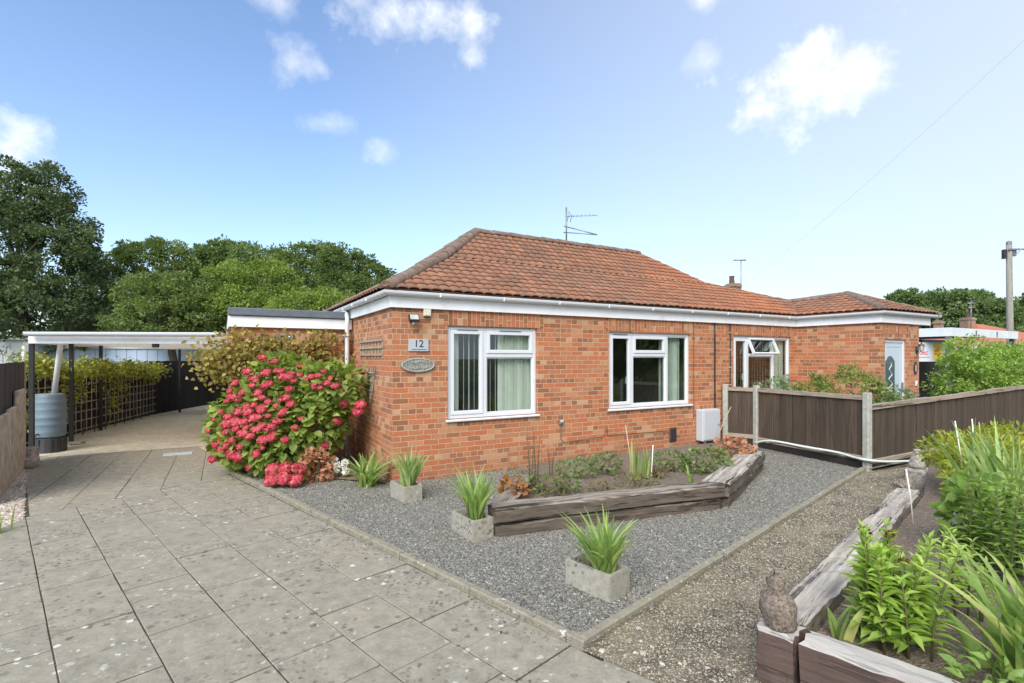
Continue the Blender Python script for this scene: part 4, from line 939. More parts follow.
bm = bmesh.new(); bmesh.ops.create_circle(bm, cap_ends=True, segments=20, radius=1, matrix=Matrix.Translation((0, -.016, 0)) @ Matrix.Rotation(R(90), 4, 'X') @ Matrix.Diagonal((.035, .08, 1, 1))); done('face', bm, simple('pale_plate_face', (.42, .33, .25), .5), t)
t = on_house('doorbell', 'small white doorbell box on the brick right of the door', 'doorbell', 9.98, -1.6, 1.13); bm = bmesh.new(); box2(bm, (-.03, -.03, -.05), (.03, -.001, .05), .006); done('body', bm, M['upvc'], t); bm = bmesh.new(); box2(bm, (-.012, -.035, -.03), (.012, -.031, -.006), .003); done('button', bm, M['grey_metal'], t)

# aerials
def aerial(name, label, p, parts):
    t = tag(empty(name, p), label, 'aerial')
    for nm, runs in parts:
        bm = bmesh.new()
        for a, b, r in runs: tube(bm, [a, b], r, 6)
        done(nm, bm, M['grey_metal'], t, True)
    return t
pa = hl(2.22+2.1, 2.24)
els = []; 
for k in range(7): q = .06+.075*k; els.append(((q, -.02-.05*k+.11*(1-k*.09), .56-.006*k), (q, -.02-.05*k-.11*(1-k*.09), .56-.006*k), .0035))
aerial('television_aerial', 'grey television aerial on a short mast on the bungalow ridge', (pa.x, pa.y, 4.0), [
    ('mast', [((0, 0, -.1), (0, 0, .76), .017)]),
    ('upper_array', [((-.01, 0, .57), (.58, -.36, .49), .006)]+els+[((.05, .02, .68), (.11, -.03, .57), .007), ((.11, -.03, .57), (.08, 0, .45), .007), ((.05, -.05, .68), (.02, .02, .47), .005)]),
    ('lower_array', [((-.05, 0, .37), (.60, -.25, .13), .010), ((-.06, 0, .24), (.60, -.25, .13), .010)]+[((.05+.07*k, .07-.008*k-.027*k, .34-.022*k), (.05+.07*k, -.07+.008*k-.027*k, .34-.022*k), .003) for k in range(7)])])

# ------------------------------------------------------------------ fences
def fence_run(name, label, a, b, h, z0, posts, parent_mat, cap=True, board=.125, gravel_board=True, post_mat='post_conc', post_h=None, rng_seed=1, mat='fence', post_w=.095, capmat='fence_cap', slope=0.0):
    a, b = Vector(a), Vector(b); d = b-a; L_ = d.length; t = tag(empty(name, (a.x, a.y, 0), math.atan2(d.y, d.x)), label, 'fence'); r = random.Random(rng_seed)
    bm = bmesh.new(); lay = bm.faces.layers.float.new('rnd'); x = 0
    while x < L_-.01:
        k0 = len(bm.faces); w_ = min(board*r.uniform(.92, 1.08), L_-x); dz = r.uniform(-.006, .006); zt = h+slope*(x+w_/2)
        box2(bm, (x+.001, -.011+r.uniform(0, .010), z0), (x+w_-.002, .011+r.uniform(0, .006), zt+dz)); x += w_; bm.faces.ensure_lookup_table(); q_ = r.random()
        for f in bm.faces[k0:]: f[lay] = q_
    done('board_panel', bm, M[mat], t)
    if cap:
        bm = bmesh.new(); n = 14; x0 = 0.0
        for k in range(n):
            xa, xb = L_*k/n, L_*(k+1)/n; za, zb = h+slope*xa, h+slope*xb; w1 = r.uniform(.034, .044); e = .006*r.uniform(-1, 1)
            v = [bm.verts.new(q) for q in ((xa, -w1, za-.045), (xa, w1, za-.045), (xa, w1, za+.022+e), (xa, -w1, za+.022+e))]
            if k: pass
            v2 = [bm.verts.new(q) for q in ((xb, -w1, zb-.045), (xb, w1, zb-.045), (xb, w1, zb+.022+e), (xb, -w1, zb+.022+e))]
            for i in range(4): bm.faces.new((v[i], v[(i+1) % 4], v2[(i+1) % 4], v2[i]))
            bm.faces.new(v[::-1]); bm.faces.new(v2)
        bmesh.ops.recalc_face_normals(bm, faces=bm.faces); done('cap_rail', bm, M[capmat], t)
    if gravel_board:
        bm = bmesh.new(); box2(bm, (0, -.028, z0-.075), (L_, .028, z0-.001), .006); done('bottom_rail', bm, M['fence_cap'], t)
        bm = bmesh.new(); box2(bm, (0, -.016, .0), (L_, .016, z0-.077)); done('gravel_board', bm, M['fence_dark'], t)
    for x in posts:
        bm = bmesh.new(); hh = (post_h or h+.05)+slope*x; box(bm, (x, 0, hh/2-.1), (post_w, post_w, hh+.2), 0, .012); done('post', bm, M[post_mat], t)
    return t
F1, F2, F3 = Vector((4.00, 9.55)), Vector((4.42, 9.22)), Vector((5.14, 7.38))
fence_run('boundary_fence', 'short brown fence stub between the brick wall and the next concrete post', F1, F2-(F2-F1).normalized()*.05, 1.07, .24, [0], None, post_h=1.14, rng_seed=3)
fence_run('boundary_fence', 'brown board fence panel with the pale hose hung along its foot', F2, F3-(F3-F2).normalized()*.05, 1.07, .21, [.0, (F3-F2).length], None, post_h=1.135, rng_seed=4)
fence_run('boundary_fence', 'long brown board fence below the green hedge at the right', F3+E1*.06, F3+E1*8.6, .93, .16, [], None, rng_seed=5, slope=.021)
poly('path_end_board', [(5.1, 7.33), (5.16, 7.30), (7.2, 8.45), (7.15, 8.5)], .05, M['kerb'])
# hose clipped along the fence foot
t = tag(empty('garden_hose', (F2.x, F2.y, 0)), 'pale green hose drooping along the foot of the brown fence', 'hose'); bm = bmesh.new()
hp = []
for k, (u, v, dd) in enumerate([(752, 443.5, 9.05), (766, 440.5, 8.75), (778, 441.5, 8.5), (805, 447, 8.15), (840, 452.5, 7.75), (852, 457, 7.55), (866, 460, 7.26), (885, 462, 7.37), (910, 461, 7.66), (928, 461, 7.86)]):
    hp.append((Vector(((u-512)/510*dd, dd, H-(v-357)*dd/510))-Vector((F2.x, F2.y, 0))))
sm = []
for i in range(len(hp)-1):
    for q in (0, .33, .66): sm.append(hp[i].lerp(hp[i+1], q))
sm.append(hp[-1]); sm = [sum(sm[max(0, i-1):i+2], Vector())/len(sm[max(0, i-1):i+2]) for i in range(len(sm))]
tube(bm, sm, .017, 8); done('hose_pipe', bm, M['hose'], t, True); bm = bmesh.new()
tube(bm, [q+Vector((0, -.01, -.035-.012*math.sin(i*.7))) for i, q in enumerate(sm)], .007, 6); done('thin_hose', bm, M['black'], t, True)

# left boundary
fence_run('old_fence', 'dark board fence at the left edge with bleached concrete base', (-7.62, 7.95), (-5.75, 5.55), 1.57, .02, [0], None, cap=False, gravel_board=False, mat='fence_left', rng_seed=8, post_h=1.6, post_w=.06, post_mat='lath')
bm = bmesh.new(); d_ = (Vector((-5.75, 5.55))-Vector((-7.62, 7.95))).normalized()
for k, (s0, s1, zt) in enumerate(((.42, 1.2, 1.18), (1.21, 1.9, .98), (1.91, 3.0, .95))):
    c = Vector((-7.62, 7.95))+d_*(s0+s1)/2+Vector((-d_.y, d_.x))*.05; box(bm, (c.x, c.y, zt/2), (s1-s0, .05, zt), math.atan2(d_.y, d_.x), .015)
tag(done('leaning_slab', bm, simple('streaked_concrete', (.44, .37, .28), .9, .3, 7, .5, dirt=(.12, .10, .075))), 'streaked pale concrete slabs leaning against the dark left fence', 'panel')
t = tag(empty('concrete_block', (G(22, 468).x, G(22, 468).y, 0), .3), 'two rough concrete blocks at the foot of the first carport post', 'block')
bm = bmesh.new(); box(bm, (0, 0, .07), (.36, .22, .14), .2, .02); done('lower_block', bm, M['ornament2'], t); bm = bmesh.new(); box(bm, (.0, .17, .14), (.2, .16, .28), -.1, .02); done('upper_block', bm, M['ornament2'], t)
strap_plant('grass_tuft', 'green strappy tuft at the left edge of the photo', (-4.86, 4.78, .0), 26, .30, .45, .018, M['leaf_iris'], 12)

# dark back fences and garden shed
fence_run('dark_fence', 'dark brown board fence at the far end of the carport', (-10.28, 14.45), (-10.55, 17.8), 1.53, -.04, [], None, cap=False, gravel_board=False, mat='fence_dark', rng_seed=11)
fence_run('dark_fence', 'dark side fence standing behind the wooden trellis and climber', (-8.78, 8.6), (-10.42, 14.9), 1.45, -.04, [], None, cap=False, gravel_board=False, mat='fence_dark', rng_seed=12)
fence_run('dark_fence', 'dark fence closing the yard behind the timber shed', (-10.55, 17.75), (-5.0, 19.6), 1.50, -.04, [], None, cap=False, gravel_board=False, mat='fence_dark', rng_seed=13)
t = tag(empty('timber_shed', (-8.55, 14.6, 0), RZ), 'dark shiplap shed beyond the extension at the drive end', 'shed')
bm = bmesh.new()
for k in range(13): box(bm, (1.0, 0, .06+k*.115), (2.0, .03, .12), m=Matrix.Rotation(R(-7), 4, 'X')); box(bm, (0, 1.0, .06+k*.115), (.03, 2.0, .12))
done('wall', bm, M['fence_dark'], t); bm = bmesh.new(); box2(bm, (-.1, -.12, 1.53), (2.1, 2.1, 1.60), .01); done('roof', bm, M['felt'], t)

# ------------------------------------------------------------------ carport
cp = tag(empty('carport', (C0.x, C0.y, 0), RZ), 'low flat carport with white front gutter on black posts left of the bungalow', 'carport')
bm = bmesh.new(); fr = [(-4.72, 4.35), (-1.80, 3.25)]; bk = [(-3.15, 11.8), (-1.80, 11.2)]; lf = [(-4.5, 8.2)]
top = [(-4.58, 4.54), (-1.81, 3.25), (-1.81, 11.4), (-3.2, 11.95), (-4.45, 8.4)]
lo = [bm.verts.new((x, y, 1.925-.006*(y-4))) for x, y in top]; hi = [bm.verts.new((x, y, 1.965-.006*(y-4))) for x, y in top]
bm.faces.new(lo[::-1]); bm.faces.new(hi)
for k in range(5): bm.faces.new((lo[k], lo[(k+1) % 5], hi[(k+1) % 5], hi[k]))
done('roof', bm, M['carport_sheet'], cp)
def bar(bm, a, b, w, z0, z1, bev=.004):
    a, b = Vector(a), Vector(b); d = b-a; c = (a+b)/2; box(bm, (c.x, c.y, (z0+z1)/2), (d.length, w, z1-z0), math.atan2(d.y, d.x), bev)
bm = bmesh.new(); bar(bm, (-4.60, 4.52), (-1.82, 3.22), .03, 1.865, 2.0); bar(bm, (-4.59, 4.56), (-4.47, 8.4), .03, 1.87, 2.0); done('fascia', bm, M['upvc_side'], cp)
sweep('gutter', [(-4.55, 4.47), (-1.82, 3.19)], half_round(.062, 2.035), M['upvc'], cp)
bm = bmesh.new(); p = Vector((-2.85, 3.75)); box(bm, (p.x, p.y, 1.84), (.10, .07, .07), 0, .01); done('soffit_lamp', bm, M['black'], cp)
for x, y in ((-4.60, 4.66), (-4.40, 6.15), (-4.28, 8.1), (-3.02, 11.7)):
    bm = bmesh.new(); box(bm, (x, y, .95), (.066, .066, 1.96), 0, .006); done('post', bm, M['black_wood'], cp)
bm = bmesh.new(); box(bm, (-1.95, 11.0, .95), (.07, .07, 1.9), 0, .004); done('post', bm, M['white_paint'], cp)
bm = bmesh.new(); box(bm, (-4.32, 6.05, .02), (.26, .2, .05), 0, .015); done('post_pad', bm, M['planter'], cp)
# rainwater pipe from the gutter to the butt
pb = G(50, 451.5); q = cp.matrix_world
bm = bmesh.new()
loc = lambda P: (Matrix.Rotation(-RZ, 3, 'Z') @ (Vector(P)-Vector((C0.x, C0.y, 0))))
dtop = Vector(((61-512)/510*8.75, 8.75, 1.93)); tube(bm, [loc(dtop), loc((pb.x+.07, pb.y, .98))], .04, 12); done('rain_pipe', bm, M['upvc'], cp, True)
# water butt on its stand
t = tag(empty('water_butt', (pb.x, pb.y, 0)), 'ribbed blue grey water butt on a black stand under the carport', 'water butt')
prof = [(.20, 0), (.235, .02)]
for q in range(29):
    z_ = .03+.69*q/28; rr_ = .248+.024*math.sin(math.pi*q/28); band = any(abs(z_-c) < .016 for c in (.10, .24, .36, .50, .63)); prof.append((rr_+(.010 if band else 0), z_))
prof += [(.25, .735), (.20, .755), (.01, .76)]
bm = bmesh.new(); lathe(bm, [(r, z+.245) for r, z in prof], 32); done('barrel', bm, M['butt'], t, True)
bm = bmesh.new(); lathe(bm, [(.235, .98), (.24, .985), (.24, 1.0), (.22, 1.01), (.05, 1.015)], 32); done('lid', bm, M['butt'], t, True)
bm = bmesh.new(); lathe(bm, [(.27, 0), (.25, .24), (.245, .245)], 16)
for k in range(8): a = k*math.pi/4; box(bm, (.262*math.cos(a), .262*math.sin(a), .12), (.02, .03, .22), a)
done('stand', bm, M['butt_stand'], t); bm = bmesh.new(); tube(bm, [(.0, -.26, .33), (.0, -.31, .33), (0, -.33, .30)], .013, 8); done('tap', bm, M['black'], t, True)

t.scale = (.84, .84, 1.0)
# trellis and climber along the left boundary
ta, tb = Vector((-8.52, 8.75)), Vector((-10.2, 14.6)); td = (tb-ta); tl = td.length
bm = bmesh.new()
n = int(tl/.21)
for k in range(n+1): box2(bm, (k*.21-.011, -.010, .08), (k*.21+.011, .0, 1.30))
for k in range(7): box2(bm, (-.02, .001, .12+k*.19-.011), (tl+.02, .011, .12+k*.19+.011))
tag(done('garden_trellis', bm, M['lath'], None, loc=(ta.x, ta.y, 0), rz=math.atan2(td.y, td.x)), 'long square wooden trellis below the yellow green climber', 'trellis')
rng = np.random.default_rng(21); t = tag(empty('climber', (ta.x, ta.y, 0), math.atan2(td.y, td.x)), 'yellow green climber spilling over the top of the long trellis', 'climber')
def climb(n, f):
    P = []
    while len(P) < n:
        x = rng.uniform(-.1, tl*.98); z = f(x); P.append((x, -.12+rng.normal()*.13, z))
    return np.array(P)
P1 = climb(3600, lambda x: 1.47-.035*x+.10*rng.normal()+.07*math.sin(x*3.3)+.05*math.sin(x*7)); 
P2 = []
for _ in range(15):
    x = rng.uniform(0, tl*.9)*(.35+.65*rng.random()); zc = rng.uniform(.5, 1.1); m_ = 40; P2.append(np.stack([x+rng.normal(size=m_)*.14, -.06+rng.normal(size=m_)*.07, zc+rng.normal(size=m_)*.16], 1))
P = np.concatenate([P1]+P2); P[:, 2] = np.minimum(P[:, 2], 1.72-.035*P[:, 0]+.05*np.sin(P[:, 0]*5)); n = len(P); U = unit(np.array([0, -.6, .7])+.5*rng.normal(size=(n, 3)))
leaves('foliage', P, rdir(n, rng)+np.array([0, -.4, -.3]), U, .085*(.6+.7*rng.random(n)), .06, M['leaf_climber'], t, rng=rng)
bm = bmesh.new()
for k in range(12): x = tl*(k+.3)/12.5; tube(bm, [(x, -.03, 0), (x+.1, -.05, .6), (x-.08, -.03, 1.2)], [.012, .009, .006], 5)
done('stems', bm, M['twig'], t, True)

# ------------------------------------------------------------------ planters
def planter(label, front, rz, plant_label, seed, n, h, mat, twist=0.0, sp=.42):
    t = tag(empty('concrete_planter', (front[0], front[1], .025), rz), label, 'planter', 'concrete trough planters'); bm = bmesh.new(); L_, w_, hh, tk = .40, .225, .175, .028
    bm2 = [(0, 0), (w_, 0), (w_, L_), (0, L_)]; ins = [(tk, tk), (w_-tk, tk), (w_-tk, L_-tk), (tk, L_-tk)]
    ob = [bm.verts.new((x+(.006 if x else -.0)*0, y, -.01)) for x, y in bm2]; ot = [bm.verts.new((x, y, hh)) for x, y in bm2]; it = [bm.verts.new((x, y, hh)) for x, y in ins]; ib = [bm.verts.new((x, y, .03)) for x, y in ins]
    for k in range(4):
        j = (k+1) % 4; bm.faces.new((ob[k], ob[j], ot[j], ot[k])); bm.faces.new((ot[k], ot[j], it[j], it[k])); bm.faces.new((it[k], it[j], ib[j], ib[k]))
    bm.faces.new(ob[::-1]); bmesh.ops.bevel(bm, geom=bm.edges[:], offset=.006, segments=2, affect='EDGES'); done('trough', bm, M['planter'], t)
    bm = bmesh.new(); box2(bm, (tk+.001, tk+.001, .04), (w_-tk-.001, L_-tk-.001, .125)); done('soil', bm, M['soil'], t)
    c = Matrix.Rotation(rz, 3, 'Z') @ Vector((w_/2, .13, 0)); strap_plant('iris_clump', plant_label, (front[0]+c.x, front[1]+c.y, .15), int(n*1.7), h*1.12, sp*1.9, .034, mat, seed, .028, fan=None, droop=.55)
g = G(404, 503, .03); planter('concrete trough planter touching the house corner', g, math.atan2(.166, .14)-.25, 'iris clump in the trough planter at the house corner', 31, 46, .47, M['leaf_iris_blue'], sp=.38)
g = G(472.5, 541, .03); planter('concrete trough planter at the left end of the sleeper bed', g, math.atan2(.102, .148), 'iris clump in the trough planter by the sleeper bed', 32, 40, .50, M['leaf_iris'])
g = G(609.9, 602, .03); planter('concrete trough planter nearest the front edging corner', g, math.atan2(.16, .162)-.05, 'iris clump in the trough planter nearest the edging corner', 33, 44, .47, M['leaf_iris'], sp=.5)

# ------------------------------------------------------------------ sleepers and raised beds
def timber(name, label, a, b, w, z0, z1, mat, seed, cat='timber', group='sleepers edging the raised beds'):
    """a rough beam with its front lower edge from a to b, width running to the left hand"""
    a, b = Vector(a), Vector(b); d = b-a; L_ = d.length; bm = bmesh.new(); r = random.Random(seed); nx = max(4, int(L_/.07)); sec = []
    hh = z1-z0; base = [(0, .012), (.012, 0), (w-.012, 0), (w, .012), (w, hh-.014), (w-.014, hh), (w*.6, hh), (w*.3, hh), (.014, hh), (0, hh-.014), (0, hh*.55)]
    ph = [r.uniform(0, 6) for _ in range(6)]
    for i in range(nx+1):
        x = L_*i/nx; row = []
        for k, (y, z) in enumerate(base):
            e = .006*math.sin(x*5+ph[k % 6])+r.uniform(-.005, .005); e2 = .006*math.sin(x*7+ph[(k+2) % 6])+r.uniform(-.005, .005)
            xe = r.uniform(-.012, .012) if i in (0, nx) else 0
            row.append(bm.verts.new((x+xe, y+e, z+e2*(1 if z > .03 else .2))))
        sec.append(row)
    m_ = len(base)
    for p, q in zip(sec, sec[1:]):
        for k in range(m_): bm.faces.new((p[k], q[k], q[(k+1) % m_], p[(k+1) % m_]))
    bm.faces.new(sec[0]); bm.faces.new(sec[-1][::-1]); bmesh.ops.recalc_face_normals(bm, faces=bm.faces)
    o = done(name, bm, M[mat], None, loc=(a.x, a.y, z0), rz=math.atan2(d.y, d.x)); tag(o, label, cat, group); return o
FLa, FRa = Vector((-.125, 4.57)), Vector((2.24, 5.43)); RE = Vector((3.66, 7.38)); fd = (FRa-FLa).normalized(); fn_ = Vector((-fd.y, fd.x)); rd = (RE-Vector((2.33, 5.50))).normalized(); rn = Vector((-rd.y, rd.x))
timber('sleeper', 'lower weathered sleeper on the gravel along the middle bed front', FLa+fn_*.03, FRa+fn_*.03+fd*.0, .19, .01, .135, 'sleeper', 1)
timber('sleeper', 'upper weathered sleeper along the middle bed front', FLa-fd*.02, FRa+fd*.03, .22, .152, .285, 'sleeper', 2)
timber('sleeper', 'lower sleeper at the right end of the middle bed', Vector((2.36, 5.50))+rn*.02, RE+rn*.02, .2, .01, .135, 'sleeper', 3)
timber('sleeper', 'broad upper sleeper slanting towards the fence at the middle bed', Vector((2.34, 5.47)), RE, .30, .145, .285, 'sleeper_pale', 4)
timber('sleeper', 'short dark sleeper returning from the planter to the wall', Vector((.08, 6.05)), FLa+fn_*.24+fd*.0, .2, .01, .27, 'sleeper', 5)
def soilz(x, y):
    d = (Vector((x, y))-C0).dot(-E2); return .07+.135*max(0, min(1, d/1.1))
poly('bed_soil', [(x, y, soilz(x, y)) for x, y in midbed], 0, M['soil'])
# right bed
PF = Vector((1.24, 2.585)); PE = PF+KD*.177
timber('sleeper', 'bleached cracked sleeper along the path, the nearer of two', Vector((1.50, 2.58)), Vector((3.27, 4.32)), .20, .0, .28, 'sleeper_pale', 6)
timber('sleeper', 'bleached sleeper along the path, the farther of two', Vector((3.28, 4.34)), Vector((4.22, 5.27)), .20, .0, .272, 'sleeper_pale', 7)
timber('sleeper', 'brown stained sleeper with bleached top along the near bed front', PE+KD*.025+KN*.0, PE+KD*2.6, .15, -.06, .285, 'sleeper_brown', 8)
t = timber('sleeper_post', 'square brown sleeper post carrying the nearest stone ornament', PF, PE, .177, -.06, .285, 'sleeper_brown', 9)
poly('bed_soil', [(1.42, 2.58), (3.3, 4.36), (4.3, 5.33), (6.5, 7.9), (10.5, 10.1), (11, 5), (4.0, .2), (3.2, .72)], .19, M['soil'])
def ornament(name, label, loc, s, mat, seed, prof, lean=(0, 0)):
    rng = random.Random(seed); bm = bmesh.new(); lathe(bm, prof, 22)
    for v in bm.verts:
        z = v.co.z; v.co.x += lean[0]*z+rng.uniform(-.006, .006); v.co.y += lean[1]*z+rng.uniform(-.006, .006); v.co.z += rng.uniform(-.004, .004)
    o = done(name, bm, mat, None, True, loc); o.scale = (s, s, s); tag(o, label, 'ornament'); return o
pc = PF+KD*.085+KN*.085
ornament('stone_ornament', 'rough round bodied stone ornament with a narrow head on the nearest post', (pc.x, pc.y, .283), 1.0, M['ornament'], 3,
         [(.070, 0), (.075, .02), (.078, .05), (.086, .085), (.088, .115), (.078, .145), (.058, .168), (.042, .182), (.040, .20), (.043, .225), (.036, .25), (.022, .27), (.008, .282)], (-.12, -.02))
pc = Vector((5.36, 6.75))
bm = bmesh.new(); box(bm, (pc.x+.05, pc.y, .06), (.34, .26, .24), .5, .03); tag(done('stone_block', bm, M['ornament2']), 'rough stone block under the far stone ornament', 'stone')
ornament('stone_ornament', 'small pale stone ornament with a dark base by the fence', (pc.x, pc.y, .178), .92, M['ornament2'], 4,
         [(.085, 0), (.11, .03), (.10, .07), (.085, .09), (.082, .12), (.07, .16), (.045, .20), (.038, .22), (.042, .25), (.046, .27), (.03, .275)])
p = G(903, 492, .2); bm = bmesh.new(); bmesh.ops.create_icosphere(bm, subdivisions=3, radius=.09, matrix=Matrix.Translation((p.x, p.y, .26)) @ Matrix.Diagonal((1, 1, .9, 1))); r = random.Random(2)
for v in bm.verts: v.co += Vector((r.uniform(-1, 1), r.uniform(-1, 1), r.uniform(-1, 1)))*.012
tag(done('rough_stone', bm, M['ornament']), 'brown rough stone at the far end of the path sleeper', 'stone')

# ------------------------------------------------------------------ hydrangea corner
hx, hy = -3.14, 7.22
lob = [(-.1, .12, .80, .82, .55, .72), (.60, .10, 1.20, .44, .40, .34), (.30, .12, .95, .45, .42, .50), (-.62, -.02, .62, .50, .42, .55), (-.2, .25, 1.22, .50, .38, .42), (-.15, -.22, .45, .70, .38, .40), (.30, -.05, .72, .5, .45, .5)]
hyd = shrub('hydrangea_bush', 'large domed hydrangea bush covered in crimson mophead flowers', (hx, hy, .03), lob, 4200, .115, .72, M['leaf_hydrangea'], 41, 'hydrangea', stems=26, up=.8, shell=.4)
rng = np.random.default_rng(43)
def mophead(seed):
    rg = np.random.default_rng(seed); n = 150; d = rdir(n, rg); d[:, 2] = np.abs(d[:, 2])*1.15-.12; d = unit(d); lump = 1+.12*np.sin(d[:, 0]*5+seed)*np.cos(d[:, 1]*4); P = d*np.array([.085, .075, .048])*lump[:, None]; V, F, Rn = [], [], []
    for i in range(n):
        nn = unit(d[i]*np.array([1, 1, 1.5])+.25*rg.normal(size=3)); a = unit(np.cross(nn, rg.normal(size=3))); b = np.cross(nn, a); s = .0165*(.75+.5*rg.random()); r = np.clip(.45+.3*rg.normal()+.2*nn[2], 0, 1)
        for k in range(4):
            ph = k*math.pi/2; dd = a*math.cos(ph)+b*math.sin(ph); ss = -a*math.sin(ph)+b*math.cos(ph); o = len(V); c = P[i]*(1+.06*rg.random())+nn*.003
            V += [c, c+dd*s*.6+ss*s*.5+nn*.003, c+dd*s*1.05+nn*.0, c+dd*s*.6-ss*s*.5+nn*.003]; F.append((o, o+1, o+2, o+3)); Rn.append(r)
    for i in range(8):                                   # the dense heart of the head
        for j in range(4):
            o = len(V); q = [(i, j), (i+1, j), (i+1, j+1), (i, j+1)]
            for x, y in q: t, f = x*math.pi/4, y*.48-.3; V.append(np.array([.074*math.cos(t)*math.cos(f), .065*math.sin(t)*math.cos(f), .04*math.sin(f)]))
            F.append((o, o+1, o+2, o+3)); Rn.append(.15)
    return np.array(V), np.array(F), np.array(Rn)
heads = []
# flower places read off the photo: (u, v) on the bush front
fl = [(262, 358), (270, 362), (274, 362), (247, 372), (281, 371), (266, 373), (291, 374), (301, 367), (235, 383), (253, 379), (243, 392), (282, 377), (287, 378), (300, 375), (310, 373), (318, 376), (324, 371), (327, 383), (335, 386), (315, 386), (311, 377),
      (265, 386), (269, 384), (258, 393), (262, 398), (289, 389), (286, 398), (276, 406), (291, 404), (283, 412), (232, 398), (227, 401), (239, 399), (247, 407), (262, 409), (221, 412), (235, 422), (244, 422), (253, 418), (256, 430), (262, 426),
      (270, 428), (263, 440), (277, 421), (250, 436), (243, 434), (226, 431), (220, 441), (216, 444), (231, 454), (256, 454), (238, 457), (213, 459), (249, 467), (227, 424), (295, 428), (344, 404), (360, 405), (358, 411), (325, 446), (278, 421), (271, 437), (238, 412), (248, 412), (337, 421), (222, 450), (268, 416), (301, 419), (256, 381), (241, 385), (230, 391), (214, 420), (209, 430), (232, 440), (240, 447), (259, 417), (275, 432), (254, 405), (268, 402), (236, 429), (226, 446), (228, 417), (217, 452), (246, 428), (281, 400), (306, 380), (330, 378), (320, 388), (294, 381), (276, 371), (252, 386), (285, 440), (262, 448)]
hm = [mophead(60+k) for k in range(3)]
hmesh = []
for k in range(3):
    o = npmesh('flower_head', hm[k][0], [hm[k][1]], M['petal'], hyd, hm[k][2]); hmesh.append(o)
used = 0
LB = np.array(lob)
for u, v in fl:
    d = np.array([(u-512)/510, 1.0, (357-v)/510]); best = None     # first meeting of the sight line with the bush surface
    for cx, cy, cz, rx, ry, rz_ in lob:
        c = np.array([cx+hx, cy+hy, cz+.03]); o_ = (np.array([0, 0, H])-c)/np.array([rx, ry, rz_]); dd = d/np.array([rx, ry, rz_]); A = dd@dd; B = o_@dd; C_ = o_@o_-1.0; D_ = B*B-A*C_
        if D_ > 0:
            tt = (-B-math.sqrt(D_))/A
            if best is None or tt < best[0]: best = (tt, unit((np.array([0, 0, H])+d*tt-c)/np.array([rx, ry, rz_])**2))
    if best is None:
        tt = 7.0; nrm = np.array([-.3, -.8, .3])
    else: tt, nrm = best
    p = np.array([0, 0, H])+d*(tt-.03)-np.array([hx, hy, .03])
    if used < 3: o = hmesh[used]
    else: o = hmesh[used % 3].copy(); COL.objects.link(o); o.parent = hyd
    o.location = p; q = Vector(nrm+np.array([0, -.25, .75])).to_track_quat('Z', 'Y'); o.rotation_euler = q.to_euler(); s = rng.uniform(.48, .95) if used < 66 else rng.uniform(.42, .68); o.scale = (s, s*rng.uniform(.8, 1.1), s); used += 1
# small potted-looking red hydrangea in front
p = G(285, 486, .03); t = tag(empty('dwarf_hydrangea', (p.x, p.y+.05, .03)), 'low clump of crimson mopheads in front of the large hydrangea', 'hydrangea')
for k, (dx, dy, z) in enumerate(((-.16, -.02, .20), (0, -.05, .22), (.15, 0, .20), (-.13, -.12, .09), (.02, -.14, .12), (.16, -.12, .09))):
    o = hmesh[k % 3].copy(); COL.objects.link(o); o.parent = t; o.location = (dx, dy, z); o.rotation_euler = (R(50)+rng.normal()*.15, rng.normal()*.2, rng.normal()*.5); o.scale = (1.05, 1.05, 1.05)
P, d = cloud([(0, .03, .10, .22, .16, .12)], 110, rng, .5); P[:, 2] = np.abs(P[:, 2]); leaves('foliage', P, d, rdir(len(P), rng)+np.array([0, 0, 1]), .075, .05, M['leaf_hydrangea'], t, T_BIG, rng)
def heuchera(label, loc, r, h, n, leaf, mat, seed):
    return shrub('heuchera', label, loc, [(0, 0, h*.5, r, r*.8, h*.6)], n, leaf, 1.0, mat, seed, 'plant', T_LOBED, 5, up=.5)
p = G(313, 482, .03); heuchera('coral leaved heuchera between the red mopheads and white flowers', (p.x, p.y+.10, .03), .21, .36, 190, .078, M['leaf_heuchera'], 51)
p = G(338, 478, .03); t = tag(empty('white_flower', (p.x, p.y, .03)), 'small plant with four pure white blooms by the corner', 'flower'); bm = bmesh.new()
for k, (dx, dz) in enumerate(((-.03, .22), (.10, .20), (.0, .13), (.10, .10))):
    tube(bm, [(0, .05, -.02), (dx, .0, dz)], .004, 5); n = 26; d = rdir(n, rng); d[:, 1] = -abs(d[:, 1]); leaves('bloom', np.array([dx, -.0, dz])+d*.012, d, rdir(n, rng), .05, .05, M['petal_white'], t, T_ROUND, rng)
done('stems', bm, M['stem'], t, True)
p = G(372, 487, .04); strap_plant('day_lily', 'arching strap leaved plant in the corner beside the brick wall', (p.x-.10, p.y+.10, .03), 70, .62, 1.35, .034, M['leaf_iris'], 52, .05, droop=.8)
